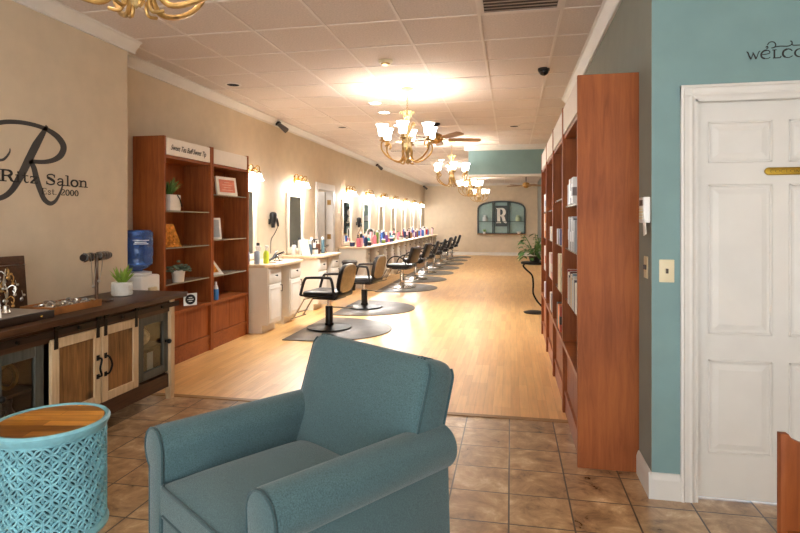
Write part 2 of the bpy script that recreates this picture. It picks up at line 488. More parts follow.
# shop front behind the camera, mostly window
wf = MB()
wf.box((-3.75, YB - 0.12, 0), (XE, YB, 0.35)); wf.box((-3.75, YB - 0.12, 2.5), (XE, YB, H))
wf.box((-3.75, YB - 0.12, 0.35), (-3.2, YB, 2.5)); wf.box((2.2, YB - 0.12, 0.35), (XE, YB, 2.5))
wf.box((-0.75, YB - 0.1, 0.35), (-0.63, YB, 2.5))
struct('wall_front', wf, M['white_paint'])

# crown mouldings: profile (out from wall, down from ceiling)
CROWN = [(0, 0), (0.085, 0), (0.085, 0.014), (0.07, 0.022), (0.05, 0.045), (0.028, 0.07), (0.018, 0.085), (0.018, 0.1), (0, 0.1)]
def crown_y(name, x, sgn, y0, y1):
    p = [(x + sgn * a, H - 0.001 - b) for a, b in CROWN]
    m = MB().prism(p, y0, y1, 'y'); return struct(name, m, M['white_paint'])
def crown_x(name, y, sgn, x0, x1):
    p = [(y + sgn * a, H - 0.001 - b) for a, b in CROWN]
    m = MB().prism(p, x0, x1, 'x'); return struct(name, m, M['white_paint'])
crown_y('trim_2', XN, 1, YB, YC + 0.08)
crown_y('trim_3', XL, 1, YC + 0.0, YF)
crown_y('trim_4', XR, -1, YT + 0.15, 7.46)
crown_x('trim_5', YF, -1, XL, 1.06)
# baseboards
BASE = [(0, 0), (0.016, 0), (0.016, 0.1), (0.011, 0.118), (0.006, 0.13), (0, 0.132)]
def base_y(name, x, sgn, y0, y1):
    return struct(name, MB().prism([(x + sgn * a, b) for a, b in BASE], y0, y1, 'y'), M['white_paint'])
def base_x(name, y, sgn, x0, x1):
    return struct(name, MB().prism([(y + sgn * a, b) for a, b in BASE], x0, x1, 'x'), M['white_paint'])
base_x('baseboard_teal', YT, -1, XR - 0.0335, 0.846)
base_y('baseboard_right', XR - 0.017, -1, YT - 0.0155, 3.35)
base_x('baseboard_far', YF, -1, XL, 1.06)
base_y('baseboard_left', XN, 1, YB, 2.2)
# teal bulkhead hanging from the ceiling, with white trims
struct('bulkhead', MB().box((-0.87, 11.75, 2.36), (1.06, 12.0, H)), M['teal_wall'])
b = MB()
b.prism([(11.75 - a, H - 0.001 - c) for a, c in CROWN], -0.87 - 0.08, 1.06, 'x')
b.box((-0.885, 11.73, 2.345), (1.06, 12.02, 2.385))
struct('trim_6', b, M['white_paint'])

# white six panel door in the teal wall
dl = MB()
dl.box((DX0, YT + 0.035, 0.012), (DX1, YT + 0.075, 2.03))
door1 = struct('door_1', dl, M['white_paint'])
CASE = [(0, 0), (0.07, 0), (0.07, -0.02), (0.058, -0.024), (0.052, -0.018), (0.03, -0.016), (0.018, -0.02), (0.008, -0.014), (0, -0.012)]
cs = MB()
# left jamb casing, right, head
cs.prism([(DX0 - a, YT + b) for a, b in CASE], 0, 2.03 + 0.072, 'z')
cs.prism([(DX1 + a, YT + b) for a, b in CASE], 0, 2.03 + 0.072, 'z')
cs.prism([(YT + b, 2.035 + a) for a, b in CASE], DX0 - 0.07, DX1 + 0.07, 'x')
cs.box((DX0 - 0.002, YT - 0.01, 0), (DX0 + 0.012, YT + 0.13, 2.035)); cs.box((DX1 - 0.012, YT - 0.01, 0), (DX1 + 0.002, YT + 0.13, 2.035))
cs.box((DX0, YT - 0.01, 2.022), (DX1, YT + 0.13, 2.037))
struct('trim_7', cs, M['white_paint'])
def door_panel(x0, x1, z0, z1):
    m = MB(); y = YT + 0.035
    e = 0.012
    # raised moulding around and raised field inside
    for a, b_, c, d in ((x0, z0, x1, z0 + e), (x0, z1 - e, x1, z1), (x0, z0, x0 + e, z1), (x1 - e, z0, x1, z1)):
        m.box((a, y - 0.007, b_), (c, y + 0.004, d), bev=0.003, seg=1)
    i0, i1, j0, j1 = x0 + 0.02, x1 - 0.02, z0 + 0.02, z1 - 0.02
    q = 0.03
    A = [m.bm.verts.new(p) for p in ((i0, y + 0.001, j0), (i1, y + 0.001, j0), (i1, y + 0.001, j1), (i0, y + 0.001, j1))]
    B = [m.bm.verts.new(p) for p in ((i0 + q, y - 0.006, j0 + q), (i1 - q, y - 0.006, j0 + q), (i1 - q, y - 0.006, j1 - q), (i0 + q, y - 0.006, j1 - q))]
    for i in range(4): m._f([A[i], A[(i + 1) % 4], B[(i + 1) % 4], B[i]])
    m._f(B)
    o = m.build('raised_panel', M['white_paint'], door1, smooth=False)
for (x0, x1) in ((0.985, 1.28), (1.355, 1.64)):
    for z0, z1 in ((1.715, 1.925), (0.845, 1.605), (0.24, 0.715)):
        door_panel(x0, x1, z0, z1)
# brass plaque on the door
pq = MB()
zc = 1.668; xa, xb = 1.243, 1.515; hh = 0.019
poly = []
for i in range(9):
    a = PI / 2 + PI * i / 8; poly.append((xa + hh + hh * math.cos(a), zc + hh * math.sin(a)))
for i in range(9):
    a = -PI / 2 + PI * i / 8; poly.append((xb - hh + hh * math.cos(a), zc + hh * math.sin(a)))
pq.prism(poly, YT + 0.022, YT + 0.034, 'y', bev=0.002)
plaque = tag(pq.build('door_plaque', M['plaque_brass']), 'small brass name plaque screwed on the white panelled door', 'sign')
# ------------------------------------------------------------------ lettering strokes
def arc(cx, cy, rx, ry, a0, a1, n=12):
    return [(cx + rx * math.cos(R(a0 + (a1 - a0) * i / n)), cy + ry * math.sin(R(a0 + (a1 - a0) * i / n))) for i in range(n + 1)]
T_, t_ = 0.2, 0.1     # thick, thin
def serif(x, y, w_=0.34): return ([(x - w_ / 2, y), (x + w_ / 2, y)], 0.07)
GL = {
 'R': (0.86, [([(0.2, 0.0), (0.2, 1.0)], T_), serif(0.2, 0.035, .4), serif(0.16, 0.965, .32), ([(0.2, .96), (.42, .96)] + arc(.42, .73, .25, .23, 90, -90) + [(.2, .5)], [t_, t_] + [t_ + .1 * math.sin(PI * i / 12) for i in range(13)] + [t_]),
       ([(.45, .5), (.58, .38), (.66, .14), (.76, .04), (.86, .06)], [t_, T_, T_, .1, t_])]),
 'i': (0.36, [([(.18, 0), (.18, .62)], .15), serif(.18, .035, .34), serif(.12, .62, .2), ([(.18, .79), (.18, .95)], .15)]),
 't': (0.46, [([(.2, .9), (.2, .16), (.27, .05), (.36, .05), (.43, .12)], [.12, .15, .12, .08, .06]), ([(.04, .63), (.4, .63)], .07)]),
 'z': (0.56, [([(.06, .6), (.5, .6)], .08), ([(.46, .58), (.1, .05)], .15), ([(.06, .04), (.5, .04)], .08), ([(.08, .62), (.08, .45)], .06), ([(.48, .02), (.48, .2)], .06)]),
 'S': (0.72, [([(p[0], p[1]) for p in smoothline([(.6, .72), (.56, .9), (.36, .97), (.15, .86), (.15, .68), (.36, .53), (.56, .36), (.57, .14), (.35, .03), (.13, .12), (.09, .3)], 4)], [t_] * 8 + [.1] * 8 + [T_] * 10 + [.11] * 8 + [t_] * 7), ([(.61, .98), (.61, .68)], .06), ([(.09, .02), (.09, .32)], .06)]),
 'a': (0.6, [([(p[0], p[1]) for p in smoothline([(.1, .48), (.16, .6), (.3, .64), (.42, .55), (.42, .1), (.5, .03), (.58, .08)], 4)], [.1] * 8 + [.1] * 5 + [.15] * 6 + [.08] * 6), ([(p[0], p[1]) for p in smoothline([(.42, .38), (.2, .33), (.08, .18), (.16, .04), (.3, .04), (.42, .16)], 4)], .1)]),
 'l': (0.36, [([(.18, 0), (.18, 1.0)], .15), serif(.18, .035, .34), serif(.12, .98, .2)]),
 'o': (0.6, [(arc(.3, .32, .23, .31, 90, 450, 20), [t_ + .08 * abs(math.sin(2 * PI * i / 20)) for i in range(21)])]),
 'n': (0.7, [([(.17, 0), (.17, .62)], .15), serif(.17, .035, .34), serif(.11, .62, .2), ([(p[0], p[1]) for p in smoothline([(.18, .48), (.3, .61), (.45, .62), (.53, .48), (.53, 0)], 4)], [t_] * 6 + [.1] * 4 + [.15] * 7), serif(.53, .035, .32)]),
 'E': (0.76, [([(.2, 0), (.2, 1)], T_), ([(.04, .965), (.64, .965)], .07), ([(.04, .035), (.66, .035)], .07), ([(.2, .5), (.48, .5)], .07), ([(.62, .98), (.62, .74)], .06), ([(.64, .02), (.64, .28)], .06), ([(.48, .4), (.48, .6)], .05)]),
 's': (0.5, [([(p[0], p[1]) for p in smoothline([(.41, .48), (.36, .6), (.22, .63), (.1, .54), (.14, .4), (.32, .3), (.41, .16), (.33, .03), (.18, .02), (.08, .14)], 3)], .1), ([(.42, .64), (.42, .44)], .05), ([(.08, .0), (.08, .18)], .05)]),
 '.': (0.3, [([(.12, 0.0), (.12, .14)], .14)]),
 '2': (0.62, [([(p[0], p[1]) for p in smoothline([(.1, .7), (.14, .9), (.32, .97), (.5, .86), (.48, .62), (.28, .34), (.08, .07)], 4)], [.1] * 12 + [.15] * 8 + [.08] * 5), ([(.07, .05), (.55, .05)], .11), ([(.54, .02), (.54, .22)], .06)]),
 '0': (0.62, [(arc(.31, .49, .22, .47, 90, 450, 20), [t_ + .08 * abs(math.sin(2 * PI * i / 20)) for i in range(21)])]),
 ' ': (0.42, []),
 # rounded uncial capitals
 'w': (1.0, [([(p[0], p[1]) for p in smoothline([(.0, .9), (.1, .78), (.2, .4), (.33, .04)], 4)], [.06] * 3 + [.11] * 10), ([(.33, .04), (.5, .72)], .07), ([(.46, .8), (.56, .5), (.7, .04)], [.06, .1, .13]), ([(p[0], p[1]) for p in smoothline([(.7, .04), (.82, .5), (.9, .8), (1.0, .9)], 4)], .07)]),
 'e': (0.82, [([(p[0], p[1]) for p in smoothline([(.72, .16), (.55, .03), (.3, .04), (.1, .25), (.08, .58), (.24, .86), (.5, .94), (.68, .8), (.66, .6), (.4, .5), (.12, .48)], 4)], [.06] * 8 + [.13] * 16 + [.07] * 17)]),
 'L': (0.72, [([(.2, .0), (.2, .95)], .12), serif(.2, .93, .3), ([(p[0], p[1]) for p in smoothline([(.1, .05), (.4, .05), (.62, .07), (.68, .24)], 4)], .08)]),
 'C': (0.86, [([(p[0], p[1]) for p in smoothline([(.76, .74), (.6, .92), (.38, .94), (.14, .74), (.1, .34), (.3, .06), (.56, .04), (.78, .2)], 4)], [.09] * 8 + [.14] * 12 + [.07] * 9)]),
 'O': (0.94, [(arc(.47, .48, .38, .44, 90, 450, 24), [.07 + .07 * abs(math.sin(2 * PI * i / 24)) for i in range(25)])]),
 'M': (1.06, [([(.08, .0), (.2, .92)], .09), ([(.2, .92), (.52, .12)], .13), ([(.52, .12), (.84, .92)], .07), ([(.84, .92), (.96, .0)], .12)]),
}
def write(mb, text, place, x0, z0, cap, width=None, th=0.001, wm=1.0):
    tot = sum(GL[c][0] for c in text); sx = (width / tot) if width else cap
    x = x0
    for c in text:
        wd, strokes = GL[c]
        for pts, ws in strokes:
            pp = [(x + p[0] * sx, z0 + p[1] * cap) for p in pts]
            if isinstance(ws, (list, tuple)):
                ww = list(ws)[:len(pp)] + [ws[-1]] * max(0, len(pp) - len(ws))
                ww = [q * cap * wm for q in ww]
            else: ww = ws * cap * wm
            mb.ribbon(pp, ww, place, th)
        x += wd * sx
    return mb
# near wall decal: big script R, salon name, date
pl = lambda a, b, o: Vector((XN + 0.001 + o, a, b))
plo = lambda a, b, o: Vector((XN + 0.0021 + o, a, b))
decal = thing('wall_decal', 'dark vinyl monogram and lettering on the tan wall above the sideboard', 'wall decal')
m = MB()
def stroke(pts, ws, n=6):
    P = smoothline([(p[0], p[1], 0) for p in pts], n)
    m.ribbon([(p.x, p.y) for p in P], lerpw(ws, n), pl, 0.001)
stroke([(3.433, 2.099), (3.392, 2.032), (3.336, 1.945), (3.274, 1.834), (3.214, 1.726), (3.142, 1.621), (3.065, 1.571), (2.98, 1.565), (2.9, 1.61)], [.024, .044, .062, .062, .056, .042, .034, .026, .014])
stroke([(2.86, 1.86), (2.88, 1.95), (2.96, 2.02), (3.065, 2.06), (3.142, 2.078), (3.244, 2.088), (3.352, 2.085), (3.449, 2.068), (3.534, 2.03), (3.583, 1.972), (3.56, 1.908), (3.491, 1.862), (3.4, 1.838), (3.297, 1.832)],
       [.014, .022, .028, .03, .03, .029, .03, .035, .05, .06, .052, .036, .03, .028])
stroke([(3.29, 1.835), (3.321, 1.787), (3.344, 1.71), (3.376, 1.634), (3.408, 1.575), (3.458, 1.546), (3.508, 1.566), (3.552, 1.629), (3.573, 1.679)], [.034, .044, .05, .046, .04, .032, .026, .019, .012])
stroke([(2.92, 1.86), (2.98, 1.815), (3.065, 1.816), (3.1, 1.836), (3.128, 1.874), (3.131, 1.9)], [.012, .016, .018, .016, .012, .006])
m.build('monogram', M['decal_grey'], decal, False)
m = write(MB(), 'Ritz Salon', plo, 3.05, 1.68, 0.078, 0.775, wm=1.25)
m.build('name_lettering', M['decal_black'], decal, False)
m = write(MB(), 'Est. 2000', plo, 3.38, 1.61, 0.044, 0.35, wm=1.2)
m.build('date_lettering', M['decal_black'], decal, False)
# welcome decal over the door
pt = lambda a, b, o: Vector((a, YT - 0.001 - o, b))
wd = thing('welcome_decal', 'black welcome lettering with scrollwork on the teal wall above the door', 'wall decal')
m = write(MB(), 'weLCOMe', pt, 1.15, 2.222, 0.045, 0.385, wm=1.35)
m.build('lettering', M['decal_black'], wd, False)
m = MB()
def scr(pts, wv):
    P = smoothline([(p[0], p[1], 0) for p in pts], 5); m.ribbon([(p.x, p.y) for p in P], wv, pt, 0.001)
scr([(1.237, 2.278), (1.243, 2.284), (1.246, 2.276), (1.24, 2.272)], 0.005)
scr([(1.262, 2.274), (1.275, 2.277), (1.281, 2.29), (1.272, 2.303), (1.254, 2.303), (1.244, 2.29)], 0.005)
scr([(1.272, 2.277), (1.3, 2.281), (1.335, 2.279), (1.352, 2.288), (1.352, 2.3), (1.345, 2.304)], 0.005)
scr([(1.352, 2.29), (1.36, 2.282), (1.4, 2.281), (1.44, 2.277)], 0.005)
m.build('scrollwork', M['decal_black'], wd, False)
# engraved letters of the plaque
m = write(MB(), 'eOCLOMCeLO', lambda a, b, o: Vector((a, YT + 0.0215 - o, b)), 1.265, zc - 0.008, 0.016, 0.23, 0.0006)
m.build('engraving', M['plaque_dark'], plaque, False)

# ------------------------------------------------------------------ switch plate, keypad, outlet on the right
sp = thing('light_switch', 'ivory toggle switch plate on the teal wall beside the white door', 'switch', (0.78, YT, 1.165))
MB().box((-0.036, -0.006, -0.058), (0.036, -0.0005, 0.058), bev=0.003).build('plate', M['beige_plastic'], sp)
MB().box((-0.006, -0.016, -0.012), (0.006, -0.005, 0.012), bev=0.002).build('toggle', M['brown_vinyl'], sp)
s2 = thing('wall_outlet', 'ivory switch plate on the shaded wall return beside the tall bookcase', 'switch', (XR - 0.018, 3.17, 1.175))
MB().box((-0.006, -0.04, -0.058), (-0.0005, 0.04, 0.058), bev=0.003).build('plate', M['beige_plastic'], s2)
MB().box((-0.014, -0.018, -0.012), (-0.005, -0.008, 0.012), bev=0.002).box((-0.014, 0.008, -0.012), (-0.005, 0.018, 0.012), bev=0.002).build('toggle', M['brown_vinyl'], s2)
kp = thing('alarm_keypad', 'white alarm keypad on the wall corner beside the tall bookcase', 'keypad', (XR - 0.018, 3.135, 1.47))
MB().box((-0.035, -0.055, -0.06), (-0.0005, 0.055, 0.075), bev=0.006).build('case', M['white_plastic'], kp)
MB().box((-0.037, -0.035, 0.03), (-0.034, 0.035, 0.06)).build('display', M['brown_vinyl'], kp)
m = MB()
for i in range(3):
    for j in range(4): m.box((-0.039, -0.032 + i * 0.024, -0.04 + j * 0.016), (-0.034, -0.016 + i * 0.024, -0.03 + j * 0.016))
m.build('key_grid', M['beige_plastic'], kp)
MB().box((-0.03, -0.06, -0.13), (-0.027, -0.005, -0.055), Matrix.Rotation(R(-10), 4, 'X')).build('paper_tag', M['paper_white'], kp)

# ------------------------------------------------------------------ bookcases
def bookcase(name, label, loc, rz, depth, width, ht, shelf_z, glass=True, end_left=True, end_right=True, header_text=None):
    """local: x across (0..width), y depth (0 = front, depth = back)"""
    t = thing(name, label, 'bookcase', loc, rz, None)
    d = 0.03
    MB().box((0, 0, 0), (d, depth, ht), bev=0.002, seg=1).build('side_panel', M['cherry'], t)
    MB().box((width - d, 0, 0), (width, depth, ht), bev=0.002, seg=1).build('side_panel', M['cherry'], t)
    MB().box((d, depth - 0.012, 0.1), (width - d, depth, ht - 0.02)).build('back_panel', M['cherry'], t)
    MB().box((d, 0.012, 2.03), (width - d, depth - 0.012, 2.055)).build('top_board', M['cherry_flat'], t)
    MB().box((d, 0.0, 0.5), (width - d, depth - 0.012, 0.53)).build('ledge', M['cherry_flat'], t)
    MB().box((d, 0.02, 0.0), (width - d, 0.045, 0.14)).build('plinth', M['cherry_flat'], t)
    MB().box((d, 0.014, 0.14), (width - d, depth - 0.012, 0.165)).build('bottom_board', M['cherry_flat'], t)
    MB().box((d + 0.003, 0.03, 0.168), (width / 2 - 0.001, 0.048, 0.497), bev=0.002, seg=1).build('door', M['cherry'], t)
    MB().box((width / 2 + 0.001, 0.03, 0.168), (width - d - 0.003, 0.048, 0.497), bev=0.002, seg=1).build('door', M['cherry'], t)
    hb = MB().box((d + 0.012, 0.004, 2.06), (width - d - 0.012, 0.02, ht - 0.012)).build('header_sign', M['sign_white'], t)
    for z in shelf_z:
        MB().box((d, 0.02, z - 0.012), (width - d, depth - 0.013, z)).build('shelf', M['shelf_glass'], t)
    return t, hb

BH = 2.235
# left pair: fronts look towards +x; local x runs along world +y
def left_case(y0, label, shelves):
    return bookcase('bookcase', label, (-3.23, y0, 0), R(90), 0.335, 0.875, BH, shelves)
lc1, hs1 = left_case(4.78, 'cherry bookcase with lettered header sign beside the water cooler', (1.52, 1.16, 0.805))
lc2, hs2 = left_case(5.657, 'cherry bookcase with blank white header beside the first styling station', (1.72, 1.21, 0.805))
# script lettering on the first header
cu = bpy.data.curves.new('header_lettering', 'FONT'); cu.body = 'Sweet Tea Buff Sweet Tip'; cu.size = 0.09; cu.shear = 0.45; cu.extrude = 0.0006
cu.align_x = 'CENTER'; cu.align_y = 'CENTER'; cu.offset = 0.0008
tmp = bpy.data.objects.new('tmp_text', cu); COL.objects.link(tmp)
dg = bpy.context.evaluated_depsgraph_get(); dg.update()
me = bpy.data.meshes.new_from_object(tmp.evaluated_get(dg)); me.materials.clear(); me.materials.append(M['decal_black'])
bpy.data.objects.remove(tmp)
ho = bpy.data.objects.new('header_lettering', me); COL.objects.link(ho); ho.parent = hs1
ho.location = (0.43, 0.003, 2.135); ho.rotation_euler = (R(90), 0, 0)
mw = max(v.co.x for v in me.vertices) - min(v.co.x for v in me.vertices); ho.scale = (0.64 / mw, 0.85, 1)
# right row of four: fronts look towards -x; local x runs along world -y
RC = []
RLAB = ['tall cherry bookcase nearest the white door, its plain side panel facing the armchair',
        'second cherry bookcase from the teal wall in the right row',
        'third cherry bookcase from the teal wall in the right row',
        'cherry bookcase at the far end of the right row by the plant stand']
for i in range(4):
    wdt = 0.975
    y0 = 3.36 + i * 0.98
    t, hb = bookcase('bookcase', RLAB[i], (0.376, y0 + wdt, 0), R(-90), 0.335, wdt, 2.26, (1.53, 1.225, 0.85) if i != 1 else (1.6, 1.225, 0.85))
    RC.append(y0)
# things on the left shelves (world coords; y along the wall)
def spiky(parent, mname, n, r, h, base_z, mater, w_=0.012, seed=1, droop=0.3):
    rnd = random.Random(seed); m = MB()
    for i in range(n):
        a = 2 * PI * i / n * 2.4 + rnd.uniform(-.2, .2); rr = r * (0.35 + 0.65 * (i / n)); hh_ = h * (1.05 - 0.5 * (i / n)) * rnd.uniform(.85, 1.1)
        d = Vector((math.cos(a), math.sin(a), 0)); pts = []; ws = []
        for k in range(5):
            t = k / 4
            pts.append(Vector((0, 0, base_z)) + d * (0.012 + rr * t ** (1.0)) + Vector((0, 0, hh_ * (t - droop * t * t))))
            ws.append(w_ * (1 - t) ** 0.6 * (0.8 + 0.4 * t) + 0.0006)
        m.tube(pts, ws, 5, flat=0.45)
    return m.build(mname, mater, parent)
p1 = thing('potted_succulent', 'spiky green succulent in a tall white pot on the top shelf', 'plant', (-3.33, 5.01, 1.521))
MB().box((-0.075, -0.09, 0), (0.075, 0.09, 0.16), bev=0.01).build('pot', M['ceramic_white'], p1)
MB().box((-0.065, -0.08, 0.155), (0.065, 0.08, 0.163)).build('soil', M['soil'], p1)
spiky(p1, 'leaves', 30, 0.13, 0.25, 0.155, M['leaf_green'], 0.014, 3)
MB().tube([(0.078, 0.02, 0.155), (0.085, 0.05, 0.12), (0.08, 0.088, 0.06), (0.078, 0.1, 0.045)], 0.006, 6).build('black_twig', M['black_plastic'], p1)
# gold carved letter-like wedge on the second shelf
m = MB().prism([(-0.1, 0), (0.155, 0), (0.05, 0.23), (-0.1, 0.23)], -0.018, 0.018, 'y', bev=0.003)
ge = tag(m.build('gold_ornament', M['gold_leaf'], None, loc=(-3.31, 4.96, 1.161), rot=(0, 0, R(72))), 'gold wedge shaped ornament on the middle shelf below the spiky succulent', 'ornament')
m = MB()
for i in range(5):
    for j in range(4):
        if -0.08 + j * 0.045 < 0.1 - i * 0.02: m.ball((-0.08 + j * 0.045, -0.02, 0.03 + i * 0.04), 0.013, 8, (1, .5, 1))
m.build('relief', M['gold_leaf'], ge)
p2 = thing('potted_succulent', 'small grey green succulent in a round white pot on the lower shelf', 'plant', (-3.30, 5.12, 0.806)); p2.scale = (1.12, 1.12, 1.1)
MB().lathe([(0, 0), (0.048, 0), (0.06, 0.1), (0.062, 0.105), (0.052, 0.105), (0.05, 0.09), (0, 0.09)], n=20).build('pot', M['ceramic_white'], p2)
m = MB(); rnd = random.Random(5)
for i in range(46):
    a = rnd.uniform(0, 2 * PI); r_ = 0.1 * math.sqrt(rnd.random()); z_ = 0.1 + 0.09 * rnd.random() * (1.2 - r_ / 0.12)
    m.ball((r_ * math.cos(a), r_ * math.sin(a), z_), 0.019, 6, (1, 1, .55))
m.build('leaves', M['leaf_grey'], p2)
fr = thing('picture_frame', 'white landscape frame with a coral print on the top shelf', 'picture frame', (-3.29, 6.1, 1.721), R(82))
LT = Matrix.Rotation(R(-8), 4, 'X')
MB().box((-0.19, -0.012, 0), (0.19, 0.012, 0.22), LT, bev=0.004).build('frame', M['paper_white'], fr)
MB().box((-0.145, -0.0135, 0.035), (0.145, -0.012, 0.185), LT).build('print', M['print_coral'], fr)
m = MB()
for i, (a, b_) in enumerate(((-.1, .1), (-.07, .07), (-.09, .09), (-.05, .05))): m.box((a, -0.0145, 0.06 + i * 0.03), (b_, -0.0134, 0.064 + i * 0.03), LT)
m.build('printed_lines', M['print_pale'], fr)
f2 = thing('picture_frame', 'silver white upright frame turned sideways on the middle shelf', 'picture frame', (-3.31, 5.83, 1.211), R(48))
L2 = Matrix.Rotation(R(-14), 4, 'X')
MB().box((-0.09, -0.012, 0), (0.09, 0.012, 0.25), L2, bev=0.004).build('frame', M['paper_white'], f2)
MB().box((-0.068, -0.0135, 0.024), (0.068, -0.012, 0.226), L2).build('photo', cm((170, 176, 178)), f2)
m = MB().prism([(-0.1, 0), (0.1, 0), (-0.06, 0.19), (-0.1, 0.19)], -0.01, 0.01, 'y')
cd = tag(m.build('folded_card', M['paper_white'], None, loc=(-3.30, 5.86, 0.806), rot=(0, 0, R(66))), 'white folded card with a gold middle on the lower shelf', 'card')
MB().prism([(-0.075, 0.03), (0.03, 0.03), (-0.05, 0.14), (-0.075, 0.14)], -0.0125, -0.0095, 'y').build('print', M['gold_leaf'], cd)
bl = thing('spray_bottle', 'blue and white bottle standing on the wooden ledge of the bookcase', 'bottle', (-3.275, 5.81, 0.531))
MB().lathe([(0, 0), (0.03, 0), (0.031, 0.09), (0.03, 0.12), (0, 0.12)], n=14).build('body', cm((60, 130, 200)), bl)
MB().lathe([(0, 0.12), (0.029, 0.12), (0.018, 0.16), (0.012, 0.17), (0.012, 0.2), (0, 0.2)], n=14).build('cap', M['white_plastic'], bl)

# stock on the right hand shelves
def stock(kind, label, x, y, z, sx, sy, sz, rgb, band=None, group=None):
    m = MB().box((-sx / 2, -sy / 2, 0), (sx / 2, sy / 2, sz), bev=0.003, seg=1)
    o = tag(m.build(kind, cm(rgb), None, loc=(x, y, z + 0.0005)), label, kind.replace('_', ' '), group)
    if band:
        MB().box((-sx / 2 - 0.0012, -sy / 2 - 0.0012, sz * .3), (sx / 2 + 0.0012, sy / 2 + 0.0012, sz * .62)).build('band', cm(band), o)
    return o
xs = 0.43
y_a = RC[0] + 0.04
# nearest case, lowest shelf: upright books, front of the shelf
bk_cols = [((226, 220, 206), 'cream'), ((70, 66, 70), 'charcoal'), ((210, 204, 190), 'ivory'), ((120, 140, 150), 'slate blue'), ((232, 228, 220), 'white'), ((176, 150, 110), 'tan'),
           ((206, 190, 166), 'beige'), ((98, 58, 44), 'russet'), ((222, 214, 200), 'off white'), ((60, 74, 86), 'navy grey'), ((236, 230, 214), 'pale cream'), ((150, 60, 52), 'dull red')]
y = y_a + 0.16; z = 0.85
for i, (c, nm) in enumerate(bk_cols):
    th = 0.028 + 0.018 * ((i * 7) % 4) / 3; hh_ = 0.19 + 0.045 * ((i * 5) % 4) / 3
    o = tag(MB().box((-0.075, 0, 0), (0.075, th, hh_), bev=0.003, seg=1).build('book', cm(c, .6), None, loc=(0.385 + 0.075, y, z + 0.0005)),
            '%s book in the upright row on the nearest right bookcase, lowest glass shelf' % nm, 'book', 'books in the nearest right bookcase')
    MB().box((-0.073, 0.003, hh_ - 0.004), (0.0755, th - 0.003, hh_ + 0.0006)).build('pages', M['paper_white'], o)
    y += th + 0.004
# middle shelf: clear grey cases
gc = [((150, 152, 156), 'grey'), ((104, 106, 112), 'dark grey'), ((176, 176, 178), 'light grey'), ((86, 84, 88), 'charcoal'), ((140, 144, 152), 'blue grey'), ((166, 160, 154), 'warm grey')]
y = y_a + 0.2
for i, (c, nm) in enumerate(gc):
    stock('product_box', '%s upright packet on the middle shelf of the nearest right bookcase' % nm, 0.385 + 0.06, y + 0.032, 1.225, 0.12, 0.058, 0.2 + 0.012 * (i % 3), c, (196, 196, 198) if i % 2 else None, 'grey packets on the right bookcase')
    y += 0.064
tc_ = [((232, 230, 226), 'white', (120, 110, 110)), ((60, 58, 60), 'black', (200, 190, 180)), ((214, 206, 196), 'ivory', None), ((110, 100, 96), 'taupe', None)]
y = y_a + 0.3
for i, (c, nm, bd) in enumerate(tc_):
    stock('product_box', '%s product carton on the top shelf of the nearest right bookcase' % nm, 0.385 + 0.05, y + 0.04, 1.53, 0.1, 0.075, 0.17 - 0.03 * (i % 2), c, bd, 'cartons on the right bookcase')
    y += 0.083
oth = [(1, 1.225, [((96, 90, 130), 'violet', None), ((70, 70, 80), 'black', None), ((200, 196, 206), 'lilac', None)], 0.13),
       (1, 0.85, [((226, 214, 180), 'cream', None), ((214, 200, 160), 'straw', None)], 0.3),
       (1, 0.53, [((170, 60, 44), 'red', (60, 40, 40)), ((226, 130, 50), 'orange', None), ((40, 60, 54), 'dark green', None)], 0.2),
       (2, 0.85, [((226, 186, 190), 'rose', (240, 230, 226)), ((232, 214, 206), 'blush', None), ((236, 230, 224), 'white', None)], 0.25),
       (2, 1.225, [((236, 232, 226), 'white', None), ((206, 200, 196), 'pale grey', None)], 0.14),
       (3, 1.225, [((226, 150, 70), 'orange', (236, 220, 190)), ((236, 200, 140), 'apricot', None)], 0.28),
       (3, 0.85, [((240, 220, 210), 'pale peach', (220, 140, 120)), ((236, 232, 226), 'white', None)], 0.28),
       (3, 1.53, [((236, 234, 230), 'white', (180, 190, 200)), ((220, 224, 226), 'pale blue', None)], 0.2),
       (2, 0.53, [((150, 150, 160), 'grey', None), ((230, 224, 218), 'white', None)], 0.18),
       (3, 0.53, [((190, 170, 190), 'mauve', None), ((236, 230, 226), 'white', None)], 0.18)]
SHN = {1.53: 'top shelf', 1.6: 'top shelf', 1.225: 'middle shelf', 0.85: 'lowest glass shelf', 0.53: 'wooden ledge'}
for ci, z, items, hh_ in oth:
    y = RC[ci] + 0.3
    for c, nm, bd in items:
        stock('product_box', '%s product box on the %s of the %s right bookcase' % (nm, SHN[z], ['nearest', 'second', 'third', 'farthest'][ci]), 0.385 + 0.05, y + 0.05, z, 0.1, 0.09, hh_, c, bd)
        y += 0.11

